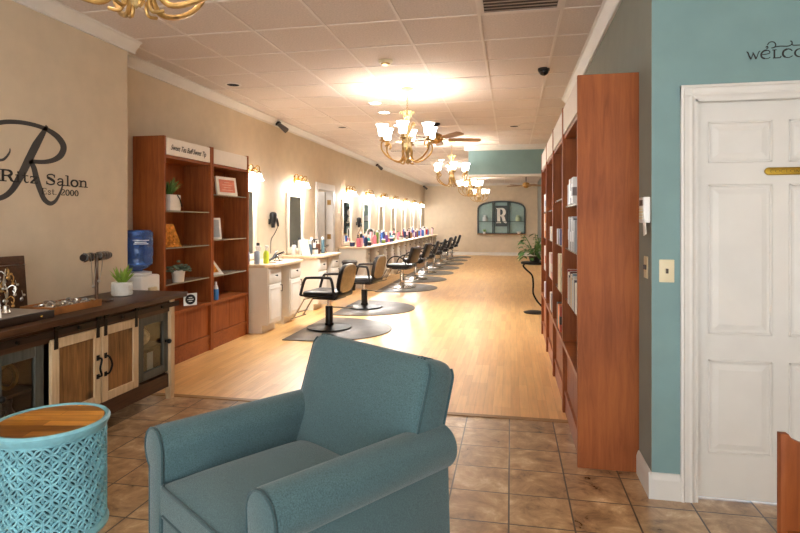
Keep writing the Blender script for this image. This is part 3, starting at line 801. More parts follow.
# ------------------------------------------------------------------ sideboard
def sideboard():
    t = thing('sideboard', 'rustic sideboard with two barn doors and dark top along the tan wall', 'sideboard', (0, 0, 0))
    x0, x1 = -3.235, -2.66
    y0, y1 = 2.42, 4.08
    MB().box((x0, y0 - 0.12, 0.80), (x1 + 0.045, y1 + 0.12, 0.838), bev=0.006).build('top_board', M['dark_oak'], t)
    MB().box((x0, y0, 0.205), (x1 - 0.05, y1, 0.225)).box((x0, y0, 0.225), (x0 + 0.015, y1, 0.80)).box((x0, 2.815, 0.225), (x1 - 0.055, 2.835, 0.8)).box((x0, 3.635, 0.225), (x1 - 0.055, 3.655, 0.8)).build('carcass', M['blackened_oak'], t)
    MB().box((x1 - 0.05, y0, 0.70), (x1 - 0.012, y1, 0.80)).build('rail_board', M['dark_oak'], t)
    tr = MB().box((x1 - 0.006, y0 - 0.05, 0.735), (x1 + 0.006, y1 + 0.05, 0.772)).build('track', M['blackened_oak'], t)
    for yy in (2.6, 3.05, 3.45, 3.9): MB().cyl((x1 - 0.012, yy, 0.753), (x1 + 0.018, yy, 0.753), 0.012, 10).build('bolt', M['black_metal'], tr)
    MB().box((x1 - 0.055, y0, 0.1), (x1 - 0.02, y1, 0.205)).build('apron', M['dark_oak'], t)
    for (a, b_) in ((y0, -1), (y1, 1)):
        for xx in (x0, x1 - 0.055):
            m = MB()
            yi = a - b_ * 0.055
            ya, yb = min(a, yi), max(a, yi)
            m.box((xx, ya, 0.1), (xx + 0.055, yb, 0.80), bev=0.004)
            q = b_ * 0.012
            vs = [m.bm.verts.new(p) for p in ((xx + .006, ya + .008, 0), (xx + .05, ya + .008, 0), (xx + .05, yb - .004, 0), (xx + .006, yb - .004, 0), (xx, ya, .1), (xx + .055, ya, .1), (xx + .055, yb, .1), (xx, yb, .1))]
            for q_ in ((3, 2, 1, 0), (0, 1, 5, 4), (1, 2, 6, 5), (2, 3, 7, 6), (3, 0, 4, 7)): m._f([vs[i] for i in q_])
            m.build('leg', M['whitewash'], t)
    m = MB().box((x0, y1 - 0.02, 0.225), (x1 - 0.055, y1 - 0.005, 0.8)).box((x0, y0 + 0.005, 0.225), (x1 - 0.055, y0 + 0.02, 0.8))
    m.build('end_panel', M['dark_oak'], t)
    # sliding doors
    def barn(ya, yb, inner_left):
        f = MB(); s = 0.058; xx0, xx1 = x1 - 0.02, x1 + 0.004
        za, zb = 0.215, 0.715
        f.box((xx0, ya, za), (xx1, ya + s, zb), bev=0.003, seg=1); f.box((xx0, yb - s, za), (xx1, yb, zb), bev=0.003, seg=1)
        f.box((xx0, ya + s, za), (xx1, yb - s, za + s), bev=0.003, seg=1); f.box((xx0, ya + s, zb - s), (xx1, yb - s, zb), bev=0.003, seg=1)
        d = f.build('door', M['whitewash'], t)
        MB().box((xx0 + 0.004, ya + s - .004, za + s - .004), (xx1 - 0.01, yb - s + .004, zb - s + .004)).build('panel', M['rustic_panel'], d)
        m = MB()
        hy = yb - s / 2 if inner_left else ya + s / 2
        sg = -1 if inner_left else 1
        hp = smoothline([(xx1, hy, .52), (xx1 + .03, hy - sg * .0, .515), (xx1 + .035, hy + sg * .02, .46), (xx1 + .03, hy, .41), (xx1, hy, .40)], 4)
        m.tube(hp, 0.007, 8); m.box((xx1, hy - .012, .505), (xx1 + .004, hy + .012, .54)); m.box((xx1, hy - .012, .385), (xx1 + .004, hy + .012, .415))
        m.build('handle', M['black_metal'], d)
        for yy in (ya + s / 2, yb - s / 2):
            h = MB().box((xx1, yy - .013, .655), (xx1 + .005, yy + .013, .79)).cyl((xx1 + .002, yy, .79), (xx1 + .014, yy, .79), .02, 12)
            h.build('hanger', M['black_metal'], d)
    barn(2.842, 3.245, True); barn(3.258, 3.628, False)
    # glazed doors
    def glazed(ya, yb, dark, knob_right):
        f = MB(); s = 0.062; xx0, xx1 = x1 - 0.05, x1 - 0.022
        za, zb = 0.225, 0.70
        f.box((xx0, ya, za), (xx1, ya + s, zb), bev=0.003, seg=1); f.box((xx0, yb - s, za), (xx1, yb, zb), bev=0.003, seg=1)
        f.box((xx0, ya + s, za), (xx1, yb - s, za + s), bev=0.003, seg=1); f.box((xx0, ya + s, zb - s), (xx1, yb - s, zb), bev=0.003, seg=1)
        d = f.build('door', M['grey_barn'], t)
        MB().box((xx0 + .01, ya + s, za + s), (xx0 + .014, yb - s, zb - s)).build('glass_pane', M['clear_glass'], d)
        ky = yb - s / 2 if knob_right else ya + s / 2
        MB().cyl((xx1, ky, .47), (xx1 + .02, ky, .47), .012, 10).ball((xx1 + .03, ky, .47), .02, 10).build('knob', M['black_metal'], d)
    glazed(2.475, 2.812, True, False); glazed(3.66, 4.022, True, True)
    MB().box((x0 + .02, 2.44, .435), (x1 - .07, 2.81, .45)).build('shelf', M['dark_oak'], t)
    MB().box((x0 + .02, 3.66, .435), (x1 - .07, 4.06, .45)).build('shelf', M['dark_oak'], t)
    return t
sideboard()
# stored behind the glazed doors
m = MB()
for a, b_, c in ((0, 0, .5), (.05, .07, .45), (-.04, .14, .5)):
    m.ball((a, b_ - .07, .075), .07, 10, (1.2, 1.0, 1.0))
tag(m.build('fabric_pouch', M['pouch'], None, loc=(-2.86, 3.84, .4505)), 'patterned pale pouch on the shelf behind the right glazed sideboard door', 'pouch')
bx = thing('storage_basket', 'tan basket with a white card behind the right glazed sideboard door', 'basket', (-2.88, 3.84, .226))
MB().lathe([(0, 0), (.1, 0), (.115, .15), (.105, .15), (.093, .01), (0, .01)], n=20, scale=(1, 1.1)).build('body', M['burlap'], bx)
MB().box((.115, .03, .02), (.119, .1, .17)).build('card', M['paper_white'], bx)
tag(MB().lathe([(0, 0), (.05, 0), (.075, .05), (.07, .11), (.04, .13), (0, .13)], n=18).build('ceramic_jar', M['jewel_red'], None, loc=(-2.85, 2.56, .4505)), 'red jar behind the left glazed sideboard door', 'jar')
tag(MB().lathe([(0.06, 0), (.075, .015), (.075, .02), (.055, .02), (.06, 0)], n=20, M4=Matrix.Rotation(R(80), 4, 'Y')).build('metal_ring', M['old_gold'], None, loc=(-2.84, 2.70, .527)), 'dull gold ring propped behind the left glazed sideboard door', 'ring')
tag(MB().box((-.1, -.08, 0), (.1, .08, .14), bev=.01).build('gift_box', cm((74, 70, 60)), None, loc=(-2.87, 2.56, .226)), 'dark box on the bottom behind the left glazed sideboard door', 'box')
tag(MB().lathe([(0, 0), (.045, 0), (.06, .06), (.03, .12), (.035, .17), (.03, .17), (.02, .12), (0, .1)], n=18).build('small_vase', cm((52, 40, 34)), None, loc=(-2.85, 2.715, .226)), 'dark small vase on the bottom behind the left glazed sideboard door', 'vase')

# ------------------------------------------------------------------ on the sideboard
TZ = 0.8385
# earring board at the left edge
jr = thing('jewelry_board', 'dark wooden board hung with earrings at the left end of the sideboard', 'jewelry display', (-3.1, 2.835, TZ), R(80))
MB().box((-.24, -.015, 0), (.24, .015, .36), Matrix.Rotation(R(-6), 4, 'X'), bev=.004).build('board', M['dark_oak'], jr)
MB().box((-.24, -.02, .3), (.24, -.014, .306), Matrix.Rotation(R(-6), 4, 'X')).build('hook_rail', M['silver'], jr)
rnd = random.Random(2)
for i in range(12):
    a = -.2 + .036 * i; z_ = .28 - .07 * (i % 3)
    m = MB(); cx_, cy_ = a, -.03 + z_ * .1
    m.tube([(cx_, cy_, z_), (cx_ + .004, cy_ - .004, z_ - .03), (cx_, cy_, z_ - .05)], .0018, 5)
    m.ball((cx_, cy_, z_ - .055), .011, 8, (1, .6, 1.3)); m.ball((cx_ + .012, cy_ - .004, z_ - .03), .008, 8)
    m.build('earring', M['silver'] if i % 3 else M['old_gold'], jr)
# silver jewelry tree
jt = thing('jewelry_tree', 'silver wire jewelry tree in front of the dark earring board', 'jewelry display', (-2.84, 2.71, TZ + .0495)); jt.scale = (.78, .78, .78)
MB().lathe([(0, 0), (.032, 0), (.034, .01), (.022, .03), (.022, .06), (.012, .066), (0, .066)], n=14).build('base', M['chrome'], jt)
MB().tube(smoothline([(0, 0, .06), (.005, .01, .16), (-.006, -.01, .24), (0, .0, .33)], 4), .005, 6).build('stem', M['silver'], jt)
for i in range(9):
    a = i * 2.3; z_ = .1 + .026 * i; d = Vector((math.cos(a), math.sin(a), 0)); rr = .07 - .003 * i
    p = smoothline([Vector((0, 0, z_)), d * rr * .6 + Vector((0, 0, z_ + .03)), d * rr + Vector((0, 0, z_ + .01)), d * rr * .9 + Vector((0, 0, z_ - .025)), d * rr * .7 + Vector((0, 0, z_ - .01))], 4)
    MB().tube(p, .004, 6).ball(tuple(d * rr * .9 + Vector((0, 0, z_ - .04))), .012, 8).build('branch', M['silver'] if i % 2 else M['old_gold'], jt)
# dark case with pale lid
dc = thing('jewelry_case', 'low dark jewelry case with a pale lined lid at the left of the sideboard', 'box', (-2.87, 2.61, TZ), R(0))
MB().box((-.17, -.3, 0), (.17, .3, .045), bev=.004).build('case', M['blackened_oak'], dc)
MB().box((-.15, -.28, .0445), (.15, .28, .0492)).build('lining', cm((150, 140, 130), .7), dc)
MB().ball((.173, .2, .022), .008, 8).build('knob', M['brass'], dc)
tag(MB().box((-.06, -.003, 0), (.06, .003, .13), Matrix.Rotation(R(-12), 4, 'X')).build('price_card', M['paper_white'], None, loc=(-2.76, 2.53, TZ + .0505), rot=(0, 0, R(70))), 'small white card standing on the jewelry case', 'card')
# tray of loose jewelry
ty = thing('wooden_tray', 'low wooden tray between the jewelry case and the bracelet stand', 'tray', (-2.89, 3.18, TZ), 0)
MB().box((-.13, -.2, 0), (.13, .2, .012)).box((-.13, -.2, .012), (-.118, .2, .045)).box((.118, -.2, .012), (.13, .2, .045)).box((-.118, -.2, .012), (.118, -.188, .045)).box((-.118, .188, .012), (.118, .2, .045)).build('body', M['rustic_tray'], ty)
m = MB(); rnd = random.Random(11)
for i in range(34):
    cx_, cy_ = rnd.uniform(-.085, .085), rnd.uniform(-.155, .155); rr = rnd.uniform(.014, .026)
    z_ = .02 + rnd.random() * .03
    m.mi = i % 3
    ax = Matrix.Rotation(rnd.uniform(0, .8), 4, 'X') @ Matrix.Rotation(rnd.uniform(0, .8), 4, 'Y')
    m.tube([Vector((cx_, cy_, z_)) + (ax @ Vector((rr * math.cos(2 * PI * k / 12), rr * math.sin(2 * PI * k / 12), 0))) for k in range(12)], .006, 6, closed=True)
lj = tag(m.build('loose_jewelry', [M['silver'], M['chrome'], cm((120, 116, 112))], None, loc=(-2.89, 3.18, TZ)), 'heap of silver rings and bracelets lying in the wooden tray', 'jewelry'); lj['kind'] = 'stuff'
# T-bar stand
tb = thing('bracelet_stand', 'brown T-bar stand with hanging necklaces at the middle of the sideboard', 'jewelry display', (-2.95, 3.56, TZ), R(10))
MB().box((-.1, -.05, 0), (.1, .05, .014), bev=.004).build('base', M['dark_oak'], tb)
MB().cyl((0, 0, .012), (0, 0, .31), .012, 12).build('post', cm((96, 66, 44)), tb)
MB().cyl((0, -.17, .325), (0, .17, .325), .024, 18).build('bar', M['blackened_oak'], tb)
for yy, L_ in ((-.115, .2), (-.04, .17)):
    p = [(0.027 * math.cos(a), yy, .325 + .027 * math.sin(a)) for a in (2.6, 1.9, 1.2, .5)]
    p += [(.028, yy + .005, .25), (.024, yy + .03, .325 - L_), (.028, yy + .06, .25), (.027, yy + .07, .325)]
    MB().tube(smoothline(p, 4), .003, 6).ball((.024, yy + .03, .318 - L_), .012, 8).build('necklace', M['silver'], tb)
for yy in (-.145, -.075, .03, .06, .1, .13):
    MB().tube([(.028 * math.cos(2 * PI * k / 14), yy + .004 * math.sin(k), .325 + .028 * math.sin(2 * PI * k / 14)) for k in range(14)], .006, 6, closed=True).build('bracelet', M['chrome'] if yy < .05 else M['silver'], tb)
# aloe pot
p3 = thing('potted_aloe', 'lime green aloe in a dimpled white pot on the sideboard', 'plant', (-2.98, 3.87, TZ))
m = MB().lathe([(0, 0), (.062, 0), (.075, .006), (.075, .105), (.07, .108), (.064, .104), (.064, .09), (0, .09)], n=32)
for j in range(4):
    for i in range(18):
        a = 2 * PI * (i + .5 * (j % 2)) / 18; m.ball((.074 * math.cos(a), .074 * math.sin(a), .022 + j * .022), .008, 6, (.6, .6, 1))
m.build('pot', M['ceramic_white'], p3)
spiky(p3, 'leaves', 20, .1, .17, .09, M['leaf_lime'], .016, 9, .15)
# round logo card hanging from the right end
lc = thing('logo_card', 'white square card with a round black emblem at the right end of the sideboard', 'card', (-2.6, 4.205, .722), R(-38))
MB().box((-.002, -.055, -.0), (.002, .055, .1)).build('card', M['paper_white'], lc)
MB().cyl((.0018, 0, .05), (.0034, 0, .05), .042, 28).build('emblem', M['decal_black'], lc)
m = MB()
for j, (wv, z_) in enumerate(((.03, .066), (.05, .05), (.03, .034))): m.box((.0034, -wv / 2, z_ - .003), (.0042, wv / 2, z_ + .003))
m.build('emblem_lines', M['paper_white'], lc)

# ------------------------------------------------------------------ water cooler
wc = thing('water_cooler', 'white water cooler with a blue bottle between the sideboard and bookcase', 'water cooler', (-3.33, 4.53, 0)); wc.scale = (1, 1, .98)
MB().box((-.14, -.135, 0), (.14, .135, .95), bev=.02, seg=3).build('body', M['white_plastic'], wc)
MB().lathe([(.1, .95), (.12, .955), (.12, .975), (.06, .985), (0, .985)], n=24).build('collar', M['white_plastic'], wc)
m = MB().lathe([(0, .97), (.04, .97), (.045, 1.0), (.1, 1.02), (.13, 1.05), (.134, 1.1), (.128, 1.115), (.134, 1.13), (.134, 1.2), (.128, 1.215), (.134, 1.23), (.134, 1.29), (.128, 1.3), (.134, 1.315), (.132, 1.345), (.11, 1.365), (0, 1.37)], n=32)
wb = m.build('bottle', M['bottle_blue'], wc)
m = MB()
for j, (wv, z_) in enumerate(((60, 1.272), (46, 1.255), (54, 1.24))):
    pts = [(.1352 * math.cos(R(-40 + a)), .1352 * math.sin(R(-40 + a)), z_) for a in range(-wv // 2, wv // 2 + 1, 6)]
    m.tube(pts, .004, 5)
m.build('printing', M['paper_white'], wb)
MB().box((.14, -.05, .78), (.17, .05, .84), bev=.006).cyl((.165, -.04, .8), (.2, -.04, .78), .012, 10).cyl((.165, .04, .8), (.2, .04, .78), .012, 10).build('tap_panel', M['beige_plastic'], wc)

# ------------------------------------------------------------------ armchair
def armchair():
    t = thing('armchair', 'teal upholstered rolled-arm armchair in the foreground', 'armchair', (-0.80, 2.085, 0), R(145.5))
    # local: +y forward, x lateral
    F = M['fabric_teal']; P = M['fabric_pipe']
    hw = 0.40
    # frame / base
    MB().box((-.30, -.30, .10), (.30, .36, .33), bev=.02, seg=3).build('seat_base', F, t)
    # arms : rolled profile swept along y
    prof = []
    rr = .088; zc_ = .535
    for i in range(19):
        a = R(-62 + (300 - 56) * i / 18)
        prof.append((rr * math.cos(a) * 1.0, zc_ + rr * math.sin(a)))
    wi = .068
    for s in (-1, 1):
        poly = [(wi - .015, .10)] + [(x, z) for x, z in prof] + [(-wi + .015, .10)]
        # inner face straight, outer roll
        poly = [(s * x, z) for x, z in poly]
        xo = s * (.375 if s > 0 else .362)
        ye = .428 if s > 0 else .395
        m = MB().prism([(x + xo, z) for x, z in poly], -.41, ye, 'y', bev=.014)
        o = m.build('arm', F, t)
        # front panel piping
        pts = [(x * .93 + xo, ye + .006, (z - zc_) * .93 + zc_) for x, z in poly[1:-1]]
        pts = [(pts[0][0], ye + .006, .1)] + pts + [(pts[-1][0], ye + .006, .1)]
        MB().tube(pts, .0055, 6).build('piping', P, o)
        mm = MB().prism([(x * .9 + xo, (z - zc_) * .9 + zc_) for x, z in poly], ye - .004, ye + .008, 'y', bev=.004); mm.build('front_panel', F, o)
    # back : slanted block with rounded top corners
    tilt = Matrix.Translation((0, -.258, .40)) @ Matrix.Rotation(R(18), 4, 'X')
    m = MB()
    W2 = .385; top = .487; n = 8; rc = .06
    out = [(-W2, -.32), (W2, -.32)]
    for i in range(n + 1):
        a = PI / 2 * i / n; out.append((W2 - rc + rc * math.cos(a), top - rc + rc * math.sin(a)))
    for i in range(n + 1):
        a = PI / 2 + PI / 2 * i / n; out.append((-W2 + rc + rc * math.cos(a), top - rc + rc * math.sin(a)))
    d0, d1 = -.078, .085
    layers = [(d0, .965), (d0 + .02, .99), (d0 + .05, 1.0), (d1 - .05, 1.0), (d1 - .02, .992), (d1 - .004, .965), (d1 + .006, .90), (d1 + .016, .7), (d1 + .02, .4)]
    rings = []
    for d, sc in layers:
        rings.append([m.bm.verts.new(tilt @ Vector((x * sc, d, (z - .08) * sc + .08))) for x, z in out])
    N = len(out)
    for A, B in zip(rings, rings[1:]):
        for i in range(N): m._f([A[i], A[(i + 1) % N], B[(i + 1) % N], B[i]])
    m._f(rings[0][::-1]); m._f(rings[-1])
    bo = m.build('backrest', F, t, ang=50)
    for d, sc in ((d1 - .012, .985), (d0 + .01, .985)):
        pts = [tilt @ Vector((x * sc, d, (z - .08) * sc + .08)) for x, z in out[1:]] + [tilt @ Vector((out[0][0] * sc, d, (out[0][1] - .08) * sc + .08))]
        half = len(out) // 2
        MB().tube(pts[:half - 4], .006, 6).build('piping', P, bo)
        MB().tube(pts[half + 4:], .006, 6).build('piping', P, bo)
    # little gathers at the rear corner
    for s in (-1, 1):
        m = MB()
        for k in range(3):
            m.tube([tilt @ Vector((s * (W2 - .05 - k * .016), d1 - .012, top - .008)), tilt @ Vector((s * (W2 - .05 - k * .02), d1 - .04, top - .0005)), tilt @ Vector((s * (W2 - .05 - k * .022), d1 - .065, top))], [.004, .003, .001], 6)
        m.build('gather', P, bo)
    # seat cushion : plump rounded box
    m = MB()
    nx, ny = 14, 14
    x0, x1, y0, y1, zb, zt = -.296, .296, -.24, .44, .315, .425
    def ss(u): # superellipse edge falloff
        return (1 - abs(u) ** 5)
    top_v = {}
    bot_v = {}
    for i in range(nx + 1):
        for j in range(ny + 1):
            u = -1 + 2 * i / nx; v = -1 + 2 * j / ny
            U = math.copysign(abs(u) ** .8, u) if u else 0; V = math.copysign(abs(v) ** .8, v) if v else 0
            x = (x0 + x1) / 2 + U * (x1 - x0) / 2; y = (y0 + y1) / 2 + V * (y1 - y0) / 2
            crown = .02 * (1 - u * u) * (1 - v * v) + .03 * (1 - abs(u) ** 5) * (1 - abs(v) ** 5)
            top_v[i, j] = m.bm.verts.new((x, y, zt + crown)); bot_v[i, j] = m.bm.verts.new((x, y, zb))
    for i in range(nx):
        for j in range(ny):
            m._f([top_v[i, j], top_v[i + 1, j], top_v[i + 1, j + 1], top_v[i, j + 1]]); m._f([bot_v[i, j + 1], bot_v[i + 1, j + 1], bot_v[i + 1, j], bot_v[i, j]])
    for i in range(nx):
        for j in (0, ny): m._f([top_v[i, j], bot_v[i, j], bot_v[i + 1, j], top_v[i + 1, j]])
    for j in range(ny):
        for i in (0, nx): m._f([top_v[i, j], top_v[i, j + 1], bot_v[i, j + 1], bot_v[i, j]])
    co = m.build('seat_cushion', F, t, ang=60)
    for zz in (zt, zb + .004):
        MB().tube([(x0, y0, zz), (x0, y1 - .03, zz), (x0 + .01, y1 - .01, zz), (x0 + .03, y1 + .001, zz), (x1 - .03, y1 + .001, zz), (x1 - .01, y1 - .01, zz), (x1, y1 - .03, zz), (x1, y0, zz)], .0065, 6).build('piping', P, co)
    MB().box((-.3, .3, .10), (.3, .432, .32), bev=.012, seg=3).build('front_rail', F, t)
    for sx in (-1, 1):
        for yy in (-.32, .32):
            MB().lathe([(0, 0), (.02, 0), (.028, .1), (0, .1)], (sx * .34, yy, 0), 14).build('leg', M['blackened_oak'], t)
armchair()

# ------------------------------------------------------------------ drum side table
st = thing('drum_table', 'pale blue latticed drum table with a wooden top beside the armchair', 'side table', (-2.085, 2.225, 0), R(11))
rd = 0.226; zt = .475
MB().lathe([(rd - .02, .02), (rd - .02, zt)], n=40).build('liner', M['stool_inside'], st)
MB().lathe([(0, zt + .012), (rd - .006, zt + .012), (rd - .006, zt + .024), (0, zt + .024)], n=48).build('wooden_top', M['plank_top'], st)
m = MB()
m.lathe([(rd - .008, zt - .02), (rd + .004, zt - .02), (rd + .012, zt), (rd + .018, zt + .008), (rd + .02, zt + .02), (rd + .012, zt + .03), (rd + .002, zt + .03), (rd - .004, zt + .022), (rd - .004, zt - .005)], n=56)
m.build('rim', M['stool_teal'], st)
MB().lathe([(rd - .02, 0), (rd + .012, 0), (rd + .014, .012), (rd + .004, .03), (rd - .02, .03)], n=56).build('foot_ring', M['stool_teal'], st)
m = MB()
ncol = 22; Dd = 2 * PI * rd / ncol
z0_, z1_ = .03, zt - .02
nrow = int((z1_ - z0_) / (Dd / 2)) + 2
for j in range(nrow):
    zc_ = z0_ + j * Dd / 2
    for i in range(ncol):
        a0 = 2 * PI * (i + .5 * (j % 2)) / ncol
        pts = []
        for k in range(17):
            b_ = 2 * PI * k / 16
            zz = zc_ + Dd / 2 * math.sin(b_); aa = a0 + (Dd / 2 * math.cos(b_)) / rd
            zz = min(max(zz, z0_), z1_)
            pts.append((rd * math.cos(aa), rd * math.sin(aa), zz))
        m.tube(pts[:-1], .0058, 5, closed=True, flat=1.0)
        if z0_ + .01 < zc_ < z1_ - .01: m.ball((.998 * (rd - .006) * math.cos(a0), .998 * (rd - .006) * math.sin(a0), zc_), .012, 6, (.6, .6, 1))
m.build('lattice', M['stool_teal'], st)

# ------------------------------------------------------------------ wooden rack end at lower right
rk = thing('magazine_rack', 'cherry wood rack with a scooped top at the lower right corner', 'rack', (0.875, 2.06, 0), R(0))
sc_ = [(0, 0), (.32, 0), (.32, .715)]
for i in range(9):
    a = PI * i / 8; sc_.append((.16 + .135 * math.cos(a), .715 - .04 * math.sin(a)))
sc_.append((0, .715))
MB().prism(sc_, 0, .03, 'y', bev=.003).build('end_panel', M['cherry'], rk)
MB().prism(sc_, -.45, -.42, 'y', bev=.003).build('end_panel', M['cherry'], rk)
MB().box((.02, -.42, .1), (.3, 0, .125)).build('shelf', M['cherry_flat'], rk)
MB().box((.29, -.42, .12), (.31, 0, .62)).build('back_panel', M['cherry_flat'], rk)
MB().box((.02, -.42, .38), (.3, 0, .4)).build('shelf', M['cherry_flat'], rk)

# ------------------------------------------------------------------ styling stations
def cab_tower(t, x_front, x_back, y0, y1, knob=True, zt_=.83):
    pass
def styling_cabinet(y0, y1, label, xf=-2.98, xb=XL + .005, group=None):
    t = thing('styling_cabinet', label, 'cabinet', (0, 0, 0), 0, group)
    MB().box((xb, y0, .1), (xf - .018, y1, .83)).box((xb, y0, 0), (xf - .1, y1, .1)).build('carcass', M['cabinet_white'], t)
    d = MB().box((xf - .018, y0 + .012, .63), (xf, y1 - .012, .81), bev=.005).build('drawer', M['cabinet_white'], t)
    yc = (y0 + y1) / 2
    MB().cyl((xf, yc, .72), (xf + .018, yc, .72), .006, 8).ball((xf + .024, yc, .72), .013, 8).build('knob', M['black_metal'], d)
    d = MB().box((xf - .018, y0 + .012, .12), (xf, y1 - .012, .61), bev=.005)
    q = .05
    for a, b_, c, e in ((y0 + q, .17, y1 - q, .18), (y0 + q, .55, y1 - q, .56), (y0 + q, .17, y0 + q + .01, .56), (y1 - q - .01, .17, y1 - q, .56)):
        d.box((xf - .001, a, b_), (xf + .006, c, e))
    d = d.build('door', M['cabinet_white'], t)
    yh = y1 - .045
    MB().tube([(xf, yh, .5), (xf + .025, yh, .5), (xf + .028, yh, .54), (xf + .025, yh, .58), (xf, yh, .58)], .006, 6).build('handle', M['black_metal'], d)
    return t
def counter(y0, y1, label, xf=-2.93):
    c = .10
    poly = [(XL + .004, y0), (xf - c, y0), (xf, y0 + c), (xf, y1 - c), (xf - c, y1), (XL + .004, y1)]
    m = MB().prism(poly, .83, .868, 'z', bev=.006)
    return tag(m.build('countertop', cm((222, 196, 160), .35)), label, 'countertop')
SY = [7.08, 8.93, 11.95, 13.65, 15.3, 16.95, 18.6, 20.3, 21.95]
counter(6.56, 7.74, 'beige countertop of the first styling station beside the bookcase')
styling_cabinet(6.58, 6.98, 'white drawer cabinet of the first styling station, next to the bookcase')
styling_cabinet(7.28, 7.68, 'white drawer cabinet at the far end of the first styling counter')
counter(8.40, 9.56, 'beige countertop of the second styling station before the open doorway')
styling_cabinet(8.45, 8.84, 'white drawer cabinet at the near end of the second styling counter')
styling_cabinet(9.12, 9.50, 'white drawer cabinet at the far end of the second styling counter')
counter(11.35, 22.75, 'long beige countertop running along the left wall to the far end')
for i, sy in enumerate(SY[2:]):
    o_ = ORD[i]
    styling_cabinet(sy - .56, sy - .22, 'white drawer cabinet left of the %s chair place under the long counter' % o_)
    styling_cabinet(sy + .28, sy + .62, 'white drawer cabinet right of the %s chair place under the long counter' % o_)
# mirrors
def mirror(i, sy):
    w2 = .365; z0, z1 = .885, 1.9
    t = thing('wall_mirror', 'tall white framed mirror at the %s styling station from the front' % ORD[i], 'mirror', (XL, sy, 0), 0, 'styling mirrors on the left wall')
    f = .075
    MB().box((.001, -w2, z0), (.03, -w2 + f, z1), bev=.006).box((.001, w2 - f, z0), (.03, w2, z1), bev=.006).box((.001, -w2 + f, z1 - f), (.03, w2 - f, z1), bev=.006).box((.001, -w2 + f, z0), (.03, w2 - f, z0 + f), bev=.006).build('frame', M['cabinet_white'], t)
    MB().box((.004, -w2 + f - .004, z0 + f - .004), (.012, w2 - f + .004, z1 - f + .004)).build('glass', M['mirror'], t)
for i, sy in enumerate(SY): mirror(i, sy)
# vanity lights
def vanity():
    t = thing('vanity_light', 'brass three-shade vanity light above the first mirror', 'wall light', (XL, SY[0], 2.1), 0, 'vanity lights above the mirrors')
    pts = [(-.06, .0)] 
    MB().lathe([(0, .001), (.055, .001), (.055, .012), (.03, .026), (0, .03)], n=20, M4=Matrix.Rotation(R(90), 4, 'Y')).build('back_plate', M['brass'], t)
    MB().tube(smoothline([(.09, -.24, .03), (.07, -.18, .06), (.06, -.1, .02), (.055, 0, .05), (.06, .1, .02), (.07, .18, .06), (.09, .24, .03)], 5), .009, 8).cyl((.0, 0, .02), (.06, 0, .045), .01, 8).build('scroll_bar', M['brass'], t)
    for k, yy in enumerate((-.2, 0, .2)):
        a = MB().tube(smoothline([(.06, yy, .04), (.1, yy, .09), (.14, yy, .07), (.135, yy, .01)], 4), .007, 6).lathe([(0, .015), (.022, .012), (.026, -.005), (.02, -.02), (0, -.02)], (.135, yy, 0), 12)
        a = a.build('arm', M['brass'], t)
        MB().lathe([(.022, -.015), (.034, -.03), (.042, -.06), (.05, -.09), (.068, -.115), (.064, -.115), (.046, -.09), (.038, -.06), (.03, -.03), (.02, -.018)], (.135, yy, 0), 18).build('shade', M['shade_glow'], a)
    return t
v0 = vanity()
for i, sy in enumerate(SY):
    if i: dup(v0, (XL, sy, 2.1), None, 'brass three-shade vanity light above the %s mirror from the front' % ORD[i])
    for yy in (-.2, 0, .2): point_light('vanity_bulb', (XL + .135, sy + yy, 2.1 - .135), P_SCONCE, WARM, .035)
v0['label'] = 'brass three-shade vanity light above the first mirror, partly behind the bookcase'

# open doorway on the left
cs = MB(); cw = .1
for y0, y1, z0, z1 in ((DY0 - cw, DY0, 0, DZ + cw), (DY1, DY1 + cw, 0, DZ + cw), (DY0, DY1, DZ, DZ + cw)):
    cs.box((XL - .001, y0, z0), (XL + .02, y1, z1))
cs.box((XL - .14, DY0 - .001, 0), (XL + .012, DY0 + .018, DZ)); cs.box((XL - .14, DY1 - .018, 0), (XL + .012, DY1 + .001, DZ)); cs.box((XL - .14, DY0, DZ - .018), (XL + .012, DY1, DZ + .001))
struct('trim_8', cs, M['white_paint'])
d2 = struct('door_2', MB().box((-.0, 0, .012), (.04, .9, DZ - .03)), M['white_paint'])
d2.location = (XL - .16, DY1 - .03, 0); d2.rotation_euler = (0, 0, R(80))
m = MB()
m.build('tmp', M['black_metal']) if False else None
for z_ in (.35, 1.05, 1.75):
    MB().box((XL - .11, DY1 - .0205, z_), (XL - .03, DY1 - .017, z_ + .1)).build('hinge', M['old_gold'], None).parent = None
for o in [o for o in bpy.data.objects if o.name.startswith('hinge')]:
    o.parent = d2; o.matrix_parent_inverse = (Matrix.Translation(d2.location) @ Matrix.Rotation(R(80), 4, 'Z')).inverted()

# hair dryers on wall holsters
def dryer(y, z, label):
    t = thing('hair_dryer', label, 'hair dryer', (XL, y, z))
    MB().box((.001, -.02, -.02), (.02, .02, .06), bev=.004).tube([(.02 + .0, 0, 0)] + [(.07 + .045 * math.cos(a), .045 * math.sin(a), 0) for a in [PI + 2 * PI * k / 14 for k in range(15)]], .005, 6).build('holder', M['black_plastic'], t)
    MB().lathe([(0, -.1), (.028, -.1), (.034, -.04), (.05, .03), (.056, .09), (.05, .12), (.03, .135), (0, .138)], (.07, 0, .03), 18).build('barrel', M['black_plastic'], t)
    MB().tube([(.07, .02, .1), (.085, .09, .06), (.085, .13, 0), (.085, .145, -.05)], [.022, .022, .02, .016], 10).build('grip', M['black_plastic'], t)
    MB().tube(smoothline([(.085, .145, -.05), (.05, .1, -.16), (.03, .02, -.25), (.03, 0, -.36), (.03, 0, -.46)], 5), .006, 6).build('cord', M['black_plastic'], t)
dryer(7.9, 1.39, 'black hair dryer hanging on the wall between the first two mirrors')
dryer(12.75, 1.34, 'black hair dryer hanging on the wall beside the third mirror')

